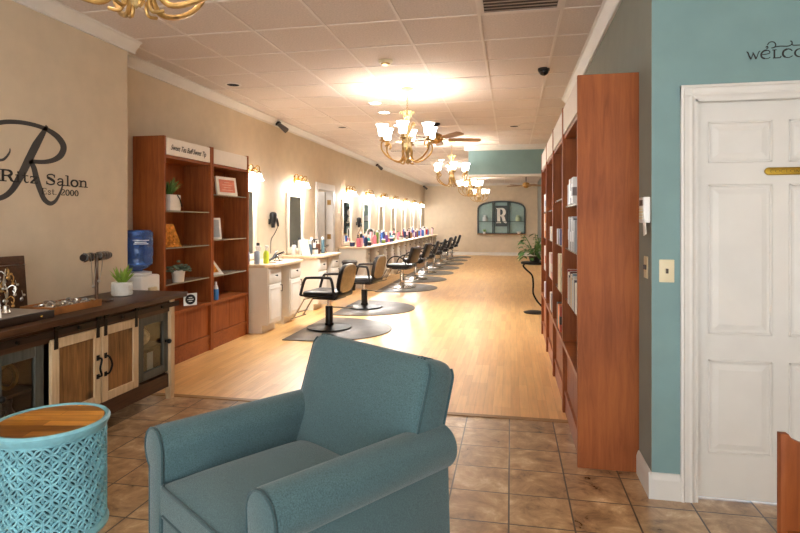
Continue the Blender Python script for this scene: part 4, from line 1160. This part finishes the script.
# trash bin by the long counter
tb_ = thing('trash_bin', 'black bin with a flat lid against the end of the long counter', 'bin', (-3.25, 11.08, 0))
MB().lathe([(0, 0), (.12, 0), (.15, .56), (0, .56)], n=24).build('body', M['black_plastic'], tb_)
MB().lathe([(.15, .555), (.165, .56), (.165, .59), (.14, .61), (0, .615)], n=24).build('lid', cm((70, 68, 66)), tb_)

# ------------------------------------------------------------------ products on counters
CZ = .8685
def product(kind, rgb, s=1.0):
    m = MB(); m.mi = 0
    cap = cm((238, 234, 228)) if sum(rgb) < 500 else cm((40, 38, 40))
    if kind == 'spray bottle':
        m.lathe([(0, 0), (.03, 0), (.033, .01), (.033, .11), (.026, .14), (.012, .155), (0, .155)], n=12)
        c = MB().cyl((0, 0, .155), (0, 0, .19), .011, 8).box((-.012, -.045, .19), (.012, .022, .212), bev=.003, seg=1).box((-.005, -.04, .15), (.005, -.03, .19))
    elif kind == 'pump bottle':
        m.lathe([(0, 0), (.032, 0), (.034, .008), (.034, .13), (.028, .145), (0, .15)], n=12)
        c = MB().cyl((0, 0, .15), (0, 0, .185), .006, 8).box((-.009, -.035, .185), (.009, .012, .197), bev=.002, seg=1).cyl((0, 0, .148), (0, 0, .16), .014, 10)
    elif kind == 'aerosol can':
        m.lathe([(0, 0), (.026, 0), (.026, .19), (.02, .205), (0, .205)], n=12)
        c = MB().lathe([(0, .204), (.02, .204), (.02, .235), (.016, .24), (0, .24)], n=12)
    elif kind == 'jar':
        m.lathe([(0, 0), (.04, 0), (.043, .01), (.043, .07), (0, .07)], n=14)
        c = MB().lathe([(0, .069), (.044, .069), (.044, .09), (0, .093)], n=14)
    else:  # squeeze tube
        m.lathe([(0, .16), (.034, .16), (.03, .1), (.022, .03), (0, .03)], n=12, scale=(.55, 1))
        c = MB().lathe([(0, 0), (.02, 0), (.018, .032), (0, .032)], n=12)
    return m, c, cap
def put(kind, rgb, nm, x, y, label, rz=0, sc=1.0, group=None, parts=True):
    m, c, capm = product(kind, rgb)
    t = thing(kind.replace(' ', '_'), label, kind.split()[-1], (x, y, CZ), rz, group)
    t.scale = (sc, sc, sc)
    m.build('body', cm(rgb, .3), t); c.build('cap', capm, t)
# first station
S1 = [('spray bottle', (150, 160, 172), 'grey', -3.18, 6.66), ('spray bottle', (206, 220, 60), 'yellow green', -3.12, 6.8), ('pump bottle', (120, 140, 170), 'slate blue', -3.3, 6.62), ('aerosol can', (226, 220, 212), 'white', -3.28, 6.9), ('pump bottle', (90, 100, 110), 'dark grey', -3.22, 6.74)]
for kd, c, nm, x, y in S1:
    put(kd, c, nm, x, y, '%s %s on the first styling counter beside the bookcase' % (nm, kd), random.uniform(0, 6), 1.1)
def iron(x, y, rz, label, z=CZ):
    t = thing('curling_iron', label, 'hair iron', (x, y, z), rz)
    MB().tube([(0, -.16, .02), (0, -.02, .07)], [.016, .018], 10).build('grip', M['black_plastic'], t)
    MB().tube([(0, -.02, .07), (0, .14, .115)], [.012, .011], 10).build('barrel', M['chrome'], t)
    MB().tube([(0, -.03, .085), (0, .06, .112), (0, .13, .13)], [.006, .008, .005], 6).build('clamp', M['black_metal'], t)
    MB().tube([(-.05, .0, .0055), (0, .01, .08), (.05, .0, .0055)], .005, 6).build('stand', M['black_metal'], t)
    MB().tube(smoothline([(0, -.16, .02), (.03, -.22, .008), (.1, -.22, .006), (.14, -.16, .006)], 5), .005, 6).build('cord', M['black_plastic'], t)
iron(-3.12, 7.15, R(-20), 'black curling iron resting nearest on the first styling counter')
iron(-3.3, 7.5, R(10), 'black curling iron behind the other iron on the first styling counter')
iron(-3.2, 9.34, R(-15), 'black curling iron at the far end of the second styling counter')
S2 = [('pump bottle', (232, 230, 226), 'white'), ('aerosol can', (34, 32, 34), 'black'), ('spray bottle', (70, 90, 104), 'slate'), ('aerosol can', (216, 212, 206), 'silver'), ('pump bottle', (30, 30, 34), 'black'),
      ('jar', (226, 222, 214), 'white'), ('spray bottle', (46, 44, 46), 'black'), ('aerosol can', (120, 110, 100), 'taupe'), ('pump bottle', (96, 60, 44), 'brown'), ('jar', (50, 50, 56), 'charcoal'), ('spray bottle', (236, 234, 228), 'clear white'), ('aerosol can', (90, 120, 130), 'teal grey')]
for i, (kd, c, nm) in enumerate(S2):
    put(kd, c, nm, -3.42 + .11 * (i % 3) + .02 * (i % 2), 8.5 + .065 * i, '%s %s among the products on the second styling counter' % (nm, kd), random.uniform(0, 6), 1.15)
ct = thing('framed_card', 'white framed card leaning at the near end of the second styling counter', 'card', (-3.2, 8.47, CZ), R(70))
MB().box((-.1, -.008, 0), (.1, .008, .26), Matrix.Rotation(R(-14), 4, 'X'), bev=.003).build('frame', M['paper_white'], ct)
MB().box((-.08, -.0095, .03), (.08, -.0078, .23), Matrix.Rotation(R(-14), 4, 'X')).build('print', cm((206, 206, 200)), ct)
PAL = [((232, 130, 150), 'pink'), ((236, 180, 190), 'pale pink'), ((40, 52, 92), 'navy'), ((40, 150, 160), 'turquoise'), ((200, 48, 52), 'red'), ((40, 38, 42), 'black'), ((236, 234, 228), 'white'), ((110, 70, 130), 'purple'), ((180, 176, 170), 'silver'), ((120, 150, 70), 'green'), ((150, 110, 76), 'bronze'), ((66, 110, 190), 'blue')]
KD = ['pump bottle', 'aerosol can', 'jar', 'spray bottle', 'squeeze tube']
rnd = random.Random(21)
first7 = [('pump bottle', 0), ('pump bottle', 1), ('jar', 2), ('spray bottle', 2), ('aerosol can', 5), ('jar', 5), ('spray bottle', 3), ('aerosol can', 4)]
for i, sy in enumerate(SY[2:]):
    n = [12, 12, 11, 9, 8, 8, 7][i]
    used = set()
    for k in range(n):
        while True:
            kd = rnd.choice(KD); ci = rnd.randrange(len(PAL))
            if i == 0 and k < len(first7): kd, ci = first7[k]
            if i == 6 and k < 2: kd, ci = KD[k], 11
            if (kd, ci) not in used: used.add((kd, ci)); break
        y = sy - .54 + (1.5 if i < 6 else 1.2) * (k + .5) / n; x = rnd.uniform(-3.38, -3.08)
        put(kd, PAL[ci][0], PAL[ci][1], x, y, '%s %s on the long counter by the %s mirror from the front' % (PAL[ci][1], kd, ORD[i + 2]), rnd.uniform(0, 6), rnd.uniform(1.1, 1.5))
# round standing mirror on the long counter
rm = thing('table_mirror', 'round white table mirror among the products on the long counter', 'mirror', (-3.3, 13.0, CZ), R(60))
MB().lathe([(0, 0), (.08, 0), (.07, .015), (.012, .02), (.01, .14), (0, .14)], n=18).build('stand', M['white_plastic'], rm)
MB().tube([(.12 * math.cos(2 * PI * k / 24), 0, .26 + .12 * math.sin(2 * PI * k / 24)) for k in range(24)], .012, 8, closed=True).build('ring', M['white_plastic'], rm)
MB().cyl((0, -.004, .26), (0, .004, .26), .115, 28).build('glass', M['mirror'], rm)

# ------------------------------------------------------------------ salon chairs and mats
def mat_obj(y, i):
    m = MB(); n = 24; x0 = -2.67; rx, ry = 1.15, .8
    poly = [(x0 + .0, y - ry), (x0 + .25, y - ry)]
    for k in range(n + 1):
        a = -PI / 2 + PI * k / n; poly.append((x0 + .25 + (rx - .25) * math.cos(a), y + ry * math.sin(a)))
    poly += [(x0, y + ry)]
    m.prism(poly, .0005, .012, 'z', bev=.004)
    return tag(m.build('floor_mat', M['mat_rubber']), 'dark half-round rubber mat under the %s salon chair from the front' % ORD[i], 'mat', 'anti-fatigue mats along the stations')
def salon_chair(kind, label):
    """faces -x; origin on the mat under the column"""
    t = thing('salon_chair', label, 'salon chair', (0, 0, 0), 0, 'salon chairs along the stations')
    MB().lathe([(0, 0), (.285, 0), (.295, .008), (.29, .018), (.2, .03), (.06, .045), (.06, .07), (0, .07)], n=40).build('base_disc', M['black_metal'] if kind == 'A' else M['chrome'], t)
    MB().lathe([(0, .06), (.048, .06), (.05, .07), (.05, .28), (.044, .29), (0, .29)], n=18).build('pump_column', M['black_plastic'] if kind == 'A' else M['chrome'], t)
    MB().cyl((0, 0, .28), (0, 0, .4), .03, 14).build('piston', M['chrome'], t)
    MB().tube(smoothline([(.03, .03, .27), (.1, .1, .26), (.2, .16, .25), (.26, .2, .262)], 4), .008, 8).build('pump_lever', M['chrome'], t)
    MB().box((-.16, -.17, .39), (.17, .17, .415), bev=.006).build('seat_plate', M['black_metal'], t)
    MB().box((-.27, -.245, .415), (.24, .245, .50), bev=.035, seg=4).build('seat', M['black_vinyl'], t)
    tl = Matrix.Translation((.215, 0, .50)) @ Matrix.Rotation(R(12), 4, 'Y')
    if kind == 'A':
        b_ = MB()
        W2, z0, z1 = .215, -.02, .36
        out = []
        for k in range(28):
            a = 2 * PI * k / 28; c, s = math.cos(a), math.sin(a)
            out.append((W2 * math.copysign(abs(c) ** .62, c), (z0 + z1) / 2 + (z1 - z0) / 2 * math.copysign(abs(s) ** .62, s)))
        lay = [(-.045, .82), (-.035, .94), (-.01, 1.0), (.025, 1.0)]
        rg = [[b_.bm.verts.new(tl @ Vector((d, y * s, (z - .17) * s + .17))) for y, z in out] for d, s in lay]
        for A, B in zip(rg, rg[1:]):
            for k in range(28): b_._f([A[k], A[(k + 1) % 28], B[(k + 1) % 28], B[k]])
        b_._f(rg[0]); b_._f(rg[-1])
        bo = b_.build('backrest', M['black_vinyl'], t, ang=50)
        r2 = MB(); rg = [[r2.bm.verts.new(tl @ Vector((d, y * s, (z - .17) * s + .17))) for y, z in out] for d, s in ((.0255, .985), (.036, .95), (.04, .8))]
        for A, B in zip(rg, rg[1:]):
            for k in range(28): r2._f([A[k], A[(k + 1) % 28], B[(k + 1) % 28], B[k]])
        r2._f(rg[-1]); r2._f(rg[0])
        r2.build('back_shell', M['bronze_vinyl'], bo)
        for s in (-1, 1):
            y = s * .265
            p = smoothline([(.2, y, .44), (.19, y, .52), (.16, y, .66), (.1, y, .685), (-.15, y, .68), (-.21, y, .66), (-.25, y, .56), (-.28, y, .45)], 5)
            MB().tube(p, .018, 10).build('armrest', M['black_plastic'], t)
            MB().tube([(.2, y, .44), (.1, y * .95, .43), (-.28, y, .45)], .014, 8).build('arm_bracket', M['black_metal'], t)
    else:
        b_ = MB().box((-.04, -.235, .02), (.03, .235, .38), tl @ Matrix.Rotation(R(6), 4, 'Y'), bev=.025, seg=3)
        bo = b_.build('backrest', M['black_vinyl'], t)
        MB().box((.031, -.215, .04), (.042, .215, .36), tl @ Matrix.Rotation(R(6), 4, 'Y'), bev=.004).build('back_shell', M['brown_vinyl'], bo)
        MB().box((.17, -.03, .4), (.24, .03, .43)).box((.225, -.02, .42), (.25, .02, .6)).build('back_bracket', M['chrome'], t)
        for s in (-1, 1):
            y = s * .265
            p = [(-.02 + .22 * math.cos(a), y, .46 + .21 * math.sin(a)) for a in [PI * k / 14 for k in range(15)]]
            MB().tube(p, .014, 10).build('armrest', M['black_plastic'], t)
    f = MB()
    for s in (-1, 1):
        f.tube([(-.14, s * .1, .42), (-.3, s * .13, .38), (-.46, s * .13, .12)], .011, 8)
    f.tube([(-.46, -.2, .12), (-.46, .2, .12)], .011, 8)
    f.tube([(-.40, -.13, .2), (-.40, .13, .2)], .009, 8)
    f.build('footrest', M['chrome'], t)
    return t
CX = -2.35
ca = salon_chair('A', 'bronze backed black salon chair nearest to the bookcase, squared loop arms')
cb = salon_chair('B', 'black salon chair with round hoop arms, third from the bookcase')
MZ = .0125
ca.location = (CX, 7.06, MZ); ca.rotation_euler = (0, 0, R(-8))
dup(ca, (CX, 8.87, MZ), R(-8), 'bronze backed black salon chair second from the bookcase, squared loop arms')
CY = [7.06, 8.87, 11.7, 13.45, 15.15, 16.85, 18.55, 20.2, 21.9]
RZ = [0, 0, -12, -6, 4, 6, 0, 4, 2]
for i in range(2, 9):
    lb = 'dark salon chair with a square back, %s from the bookcase along the long counter' % ORD[i]
    if i == 2: cb.location = (CX + .08, CY[2], MZ); cb.rotation_euler = (0, 0, R(RZ[2]))
    else: dup(cb, (CX + .08, CY[i], MZ), R(RZ[i]), lb)
for i, y in enumerate(CY): mat_obj(y, i)

# ------------------------------------------------------------------ chandeliers
def chandelier(label):
    t = thing('chandelier', label, 'chandelier', (0, 0, H), 0, 'chandeliers down the middle of the ceiling')
    G, Cc = M['old_gold'], M['antique_cream']
    MB().lathe([(0, -.0005), (.07, -.0005), (.072, -.012), (.05, -.03), (.012, -.04), (0, -.04)], n=24).build('canopy', Cc, t)
    m = MB()
    for k in range(9):
        zc_ = -.06 - k * .022; ax = k % 2
        m.tube([((.009 * math.cos(a)) * (1 - ax), (.009 * math.cos(a)) * ax, zc_ + .016 * math.sin(a)) for a in [2 * PI * q / 8 for q in range(8)]], .0025, 5, closed=True)
    m.build('chain', G, t)
    MB().lathe([(0, -.25), (.012, -.255), (.014, -.29), (.03, -.31), (.042, -.34), (.03, -.37), (.016, -.39), (.022, -.43), (.045, -.46), (.055, -.49), (.035, -.53), (.018, -.56), (.02, -.62), (.04, -.66), (.055, -.7), (.04, -.74), (.02, -.77), (.012, -.82), (.028, -.845), (.012, -.87), (0, -.885)], n=20).build('column', Cc, t)
    m = MB()
    for lev, (z_, rr, n_) in enumerate(((-.30, .075, 6), (-.44, .095, 6), (-.6, .07, 6))):
        for k in range(n_):
            a = 2 * PI * (k + .5 * lev) / n_; d = Vector((math.cos(a), math.sin(a), 0))
            p = smoothline([d * .012 + Vector((0, 0, z_ - .07)), d * rr * .5 + Vector((0, 0, z_ - .03)), d * rr * .75 + Vector((0, 0, z_ + .02)), d * rr + Vector((0, 0, z_ + .02)), d * rr * 1.05 + Vector((0, 0, z_ - .005))], 4)
            m.tube(p, [.006 + .006 * math.sin(PI * q / (len(p) - 1)) for q in range(len(p))], 6)
    m.build('leaf_scrolls', Cc, t)
    for k in range(6):
        a = 2 * PI * k / 6 + .35; d = Vector((math.cos(a), math.sin(a), 0)); Z = lambda r_, z_: d * r_ + Vector((0, 0, z_))
        p = smoothline([Z(.035, -.68), Z(.06, -.74), Z(.06, -.81), Z(.1, -.865), Z(.18, -.85), Z(.26, -.8), Z(.315, -.73), Z(.315, -.655), Z(.275, -.635), Z(.255, -.67), Z(.275, -.695)], 5)
        arm = MB().tube(p, .010, 8)
        arm.tube(smoothline([Z(.06, -.83), Z(.04, -.86), Z(.05, -.89), Z(.085, -.885)], 4), .006, 6)
        arm.lathe([(0, -.64), (.03, -.635), (.034, -.622), (.015, -.615), (.02, -.59), (.03, -.585), (0, -.58)], tuple(d * .31), 12)
        arm = arm.build('arm', G, t)
        MB().lathe([(.022, -.585), (.04, -.575), (.046, -.55), (.048, -.52), (.056, -.48), (.075, -.445), (.07, -.445), (.05, -.48), (.043, -.52), (.04, -.55), (.034, -.57), (.02, -.58)], tuple(d * .31), 18).build('shade', M['shade_glow'], arm)
    return t
CHY = [(-1.18, 1.6, 'chandelier in the foreground, only its lower scrolls below the picture edge'), (-1.2, 6.5, 'cream and gold six-shade chandelier nearest in full view'), (-1.14, 11.0, 'cream and gold chandelier second in the row beyond the ceiling fan'),
       (-1.12, 15.7, 'cream and gold chandelier third in the row toward the far wall'), (-1.12, 20.2, 'smallest looking chandelier at the far end of the row')]
ch0 = None
for i, (x, y, lb) in enumerate(CHY):
    if ch0 is None: ch0 = chandelier(lb); ch0.location = (x, y, H)
    else: dup(ch0, (x, y, H), R(11 * i), lb)
    for k in range(6):
        a = 2 * PI * k / 6 + .35 + R(11 * i)
        point_light('chandelier_bulb', (x + .31 * math.cos(a), y + .31 * math.sin(a), H - .478), P_CHANDELIER * (1.0 if i == 0 else 1), WARM, .03)

# ------------------------------------------------------------------ ceiling fans
def fan(label, loc, rz, rl):
    t = thing('ceiling_fan', label, 'ceiling fan', loc, rz)
    B = M['old_gold']
    hgt = H - loc[2]
    MB().lathe([(0, hgt - .001), (.06, hgt - .001), (.055, hgt - .03), (.015, hgt - .05), (0, hgt - .05)], n=20).build('canopy', M['black_metal'], t)
    MB().cyl((0, 0, .08), (0, 0, hgt - .04), .012, 10).build('down_rod', M['black_metal'], t)
    MB().lathe([(0, .1), (.04, .095), (.09, .07), (.105, .03), (.1, -.02), (.06, -.05), (.04, -.07), (0, -.075)], n=24).build('motor', B, t)
    for k in range(5):
        a = 2 * PI * k / 5
        Mx = Matrix.Rotation(a, 4, 'Z') @ Matrix.Rotation(R(-14), 4, 'X')
        poly = [(.2, -.05), (.3, -.062), (rl - .05, -.07), (rl - .01, -.045), (rl, 0), (rl - .01, .045), (rl - .05, .07), (.3, .062), (.2, .05)]
        m = MB().prism(poly, -.004, .004, 'z')
        bmesh.ops.transform(m.bm, matrix=Mx, verts=m.bm.verts[:])
        bo = m.build('blade', M['fan_blade'], t)
        m = MB().box((.08, -.016, -.008), (.25, .016, -.003)); bmesh.ops.transform(m.bm, matrix=Mx, verts=m.bm.verts[:]); m.build('blade_iron', B, bo)
fan('brown bladed ceiling fan between the first and second chandeliers', (-1.17, 8.92, 2.73), R(20), .74)
fan('dark small looking ceiling fan far beyond the teal bulkhead', (.42, 16.2, 2.42), R(8), .6)

# ------------------------------------------------------------------ ceiling fittings
def downlight(x, y, lit, label):
    t = thing('recessed_light', label, 'ceiling light', (x, y, H))
    MB().lathe([(.07, -.001), (.095, -.001), (.095, -.008), (.085, -.012), (.07, -.010)], n=28).build('trim_ring', M['white_paint'] if lit else M['grid_white'], t)
    MB().lathe([(0, -.003), (.07, -.003), (.07, -.006), (0, -.006)], n=28).build('lens', M['down_glow'] if lit else M['dark_gap'], t)
    if lit: 
        d = bpy.data.lights.new('downlight', 'SPOT'); d.energy = P_DOWN; d.color = (.97, .985, 1); d.spot_size = R(120); d.spot_blend = .8; d.shadow_soft_size = .06
        o = bpy.data.objects.new('downlight', d); o.location = (x, y, H - .02); COL.objects.link(o)
for x, y, lb in ((-1.76, 7.2, 'lit recessed ceiling light left of the nearest full chandelier, front of three'), (-1.78, 7.85, 'lit recessed ceiling light left of the nearest full chandelier, middle of three'), (-1.8, 8.95, 'lit recessed ceiling light beside the ceiling fan, last of three'), (-1.75, 14.3, 'lit recessed ceiling light far down the room past the second chandelier')):
    downlight(x, y, True, lb)
for x, y, lb in ((-3.12, 5.92, 'dark unlit recessed ceiling light above the left bookcases'), (-2.75, 8.95, 'dark unlit recessed ceiling light over the second styling station'), (.05, 9.4, 'dark unlit recessed ceiling light before the teal bulkhead')):
    downlight(x, y, False, lb)
sd = thing('smoke_detector', 'round beige smoke detector on the ceiling before the nearest full chandelier', 'smoke detector', (-1.2, 5.33, H))
MB().lathe([(0, -.001), (.07, -.001), (.07, -.018), (.055, -.03), (0, -.03)], n=28).build('body', M['beige_plastic'], sd)
MB().lathe([(.03, -.03), (.045, -.03), (.042, -.042), (0, -.046)], n=24).build('sensor', M['old_gold'], sd)
dm = thing('dome_camera', 'small black dome camera on the ceiling above the right bookcases', 'camera', (.33, 5.92, H))
MB().lathe([(0, -.001), (.06, -.001), (.06, -.025), (0, -.025)], n=24).build('base', M['black_plastic'], dm)
MB().ball((0, 0, -.03), .05, 16, (1, 1, .9)).build('dome', cm((20, 20, 24), .1), dm)
def spot(x, y, z, label):
    t = thing('spotlight', label, 'spotlight', (x, y, z))
    MB().box((-.07, -.03, .03), (-.0, .03, .09), bev=.004).tube([(-.03, 0, .05), (.02, 0, .03), (.04, 0, 0)], .01, 8).build('bracket', M['black_metal'], t)
    MB().tube([(-.0, -.07, .04), (.08, .05, -.045)], [.032, .045], 14).build('head', cm((70, 66, 62)), t)
spot(XL + .1, 8.1, 2.86, 'small grey camera on the left crown moulding near the first vanity light')
spot(XL + .1, 14.6, 2.86, 'small grey camera on the left crown moulding over the long counter')
spot(XL + .0705, YF - .4, 2.8, 'small black camera high in the far left corner')
vg = thing('ceiling_vent', 'dark louvred return air grille in the ceiling at the top', 'vent', (0.067, 3.975, H))
MB().box((-.3, -.3, -.012), (.3, -.255, -.0055)).box((-.3, .255, -.012), (.3, .3, -.0055)).box((-.3, -.255, -.012), (-.262, .255, -.0055)).box((.262, -.255, -.012), (.3, .255, -.0055)).build('frame', M['grid_white'], vg)
MB().box((-.262, -.255, -.007), (.262, .255, -.0055)).build('backing', cm((54, 38, 30), .8), vg)
m = MB()
for k in range(9): m.box((-.262, -.23 + .057 * k, -.013), (.262, -.222 + .057 * k, -.0065))
m.build('louvres', cm((150, 128, 112), .6), vg)
for (x, y, lb) in ((-2.35, 12.2, 'long pale ceiling vent over the long counter, nearer one'), (-2.4, 15.2, 'long pale ceiling vent over the long counter, farther one')):
    t = thing('ceiling_vent', lb, 'vent', (x, y, H))
    MB().box((-.3, -.1, -.012), (.3, .1, -.0055), bev=.002, seg=1).build('frame', M['grid_white'], t)
    m = MB()
    for k in range(5): m.box((-.27, -.075 + k * .035, -.0135), (.27, -.06 + k * .035, -.0115))
    m.build('louvres', cm((120, 104, 92)), t)

# ------------------------------------------------------------------ plant stand beyond the right bookcases
ps = thing('plant_stand', 'black curved metal plant stand at the far end of the right bookcases', 'plant stand', (.36, 8.9, 0))
MB().lathe([(0, .755), (.2, .755), (.21, .765), (.21, .785), (.195, .79), (0, .79)], n=28).build('tray', M['black_metal'], ps)
MB().tube(smoothline([(-.15, 0, .755), (-.17, 0, .72), (-.12, 0, .66), (-.04, 0, .58), (-.02, 0, .45), (-.02, 0, .3), (.04, 0, .18), (.11, 0, .1), (.13, 0, .03)], 5), .014, 8).build('post', M['black_metal'], ps)
MB().lathe([(0, 0), (.16, 0), (.17, .012), (.1, .03), (0, .035)], (.0, 0, 0), 28).build('base', M['black_metal'], ps)
pp = thing('potted_plant', 'leafy green plant on the black plant stand', 'plant', (.36, 8.9, .7905))
MB().lathe([(0, 0), (.07, 0), (.09, .07), (.095, .08), (.085, .08), (.08, .07), (0, .07)], n=24).build('pot', cm((60, 50, 44)), pp)
m = MB(); rnd = random.Random(4)
def leaf(m, base, d, L_, W_):
    d = d.normalized(); side = d.cross(Vector((0, 0, 1)))
    if side.length < .01: side = Vector((1, 0, 0))
    side.normalize(); up = side.cross(d)
    pr = []
    for k in range(6):
        t = k / 5; wv = W_ * math.sin(PI * min(1, t * .95 + .04)) ** .8
        c = base + d * L_ * t - Vector((0, 0, .35 * L_ * t * t))
        pr.append((m.bm.verts.new(c + side * wv + up * .15 * wv), m.bm.verts.new(c), m.bm.verts.new(c - side * wv + up * .15 * wv)))
    for a, b_ in zip(pr, pr[1:]):
        m._f([a[0], a[1], b_[1], b_[0]]); m._f([a[1], a[2], b_[2], b_[1]])
stm = MB()
for i in range(30):
    a = rnd.uniform(0, 2 * PI); r_ = rnd.uniform(.03, .24); z_ = rnd.uniform(.04, .38) - r_ * .3
    tip = Vector((r_ * math.cos(a), r_ * math.sin(a), .1 + z_))
    stm.tube([(0.02 * math.cos(a), .02 * math.sin(a), .1), tip * .6 + Vector((0, 0, .06)), tip], .004, 5)
    for k in range(4):
        b_ = a + rnd.uniform(-1.6, 1.6)
        leaf(m, tip + Vector((0, 0, -.03 * k)), Vector((math.cos(b_), math.sin(b_), rnd.uniform(-.3, .5))), rnd.uniform(.09, .15), rnd.uniform(.022, .036))
m.build('leaves', M['leaf_green'], pp); stm.build('stems', M['leaf_green'], pp)

# ------------------------------------------------------------------ arched display on the far wall
ar = thing('arched_display', 'arched teal wall display with shelves and a letter sign on the far wall', 'wall display', (0, YF, 0))
ax0, ax1, az0, azs, azt = -1.33, .55, .9, 1.9, 2.22
def archpoly(x0, x1, z0, zs, zt_, n=16):
    p = [(x0, z0), (x1, z0)]
    cx = (x0 + x1) / 2; hw_ = (x1 - x0) / 2
    for k in range(n + 1):
        a = PI * k / n; p.append((cx + hw_ * math.cos(a), zs + (zt_ - zs) * math.sin(a) ** .8 if math.sin(a) > 0 else zs))
    return p
MB().prism(archpoly(ax0, ax1, az0, azs, azt), -.02, -.001, 'y').build('back_panel', M['niche_teal'], ar, False)
# frame strip around the arch
po = archpoly(ax0, ax1, az0, azs, azt)
m = MB(); N = len(po)
for i in range(N):
    p, q = po[i], po[(i + 1) % N]
    m.tube([(p[0], -.06, p[1]), (q[0], -.06, q[1])], .034, 6)
m.build('arch_frame', M['niche_grey'], ar)
for fx in (.33, .66):
    xx = ax0 + (ax1 - ax0) * fx
    MB().box((xx - .05, -.1, az0), (xx - .02, -.02, 2.17)).box((xx + .02, -.1, az0), (xx + .05, -.02, 2.17)).build('upright', M['niche_grey'], ar)
MB().box((ax0, -.14, 1.395), (ax1, -.02, 1.415)).build('shelf', M['niche_grey'], ar)
MB().box((ax0 - .03, -.16, az0 - .04), (ax1 + .03, -.001, az0)).build('sill', M['threshold_wood'], ar)
sg = thing('letter_sign', 'square grey sign with a white letter R in the middle of the arched display', 'sign', (-.39, YF - .11, 1.2))
MB().box((-.24, 0, 0), (.24, .03, .85)).build('board', M['niche_grey'], sg)
m = MB()
write(m, 'R', lambda a, b_, o: Vector((a, -.0005 - o, b_)), -.2, .13, .62, .42, .004)
m.build('letter', M['paper_white'], sg, False)
DI = [('glass_jar', 'jar', 'pale jar on the left shelf of the arched display', -1.05, 1.4155, (210, 216, 214)), ('glass_jar', 'jar', 'pale green jar on the right shelf of the arched display', .28, 1.4155, (186, 206, 176)),
      ('round_bowl', 'bowl', 'white bowl on the right sill of the arched display', .32, .9005, (230, 230, 226))]
for nm, ct_, lb, x, z, c in DI:
    if 'bowl' in nm: m = MB().lathe([(0, 0), (.05, 0), (.11, .09), (.1, .09), (.045, .015), (0, .015)], n=20)
    else: m = MB().lathe([(0, 0), (.09, 0), (.1, .03), (.1, .15), (.06, .2), (.06, .24), (0, .24)], n=20)
    tag(m.build(nm, cm(c, .25), None, loc=(x, YF - .09 if 'bowl' not in nm else YF - .13, z)), lb, ct_)
p5 = thing('potted_plant', 'small green plant on the left sill of the arched display', 'plant', (-1.07, YF - .115, .9005))
MB().lathe([(0, 0), (.05, 0), (.06, .08), (0, .08)], n=16).build('pot', M['ceramic_white'], p5)
spiky(p5, 'leaves', 18, .1, .18, .07, M['leaf_lime'], .018, 6)
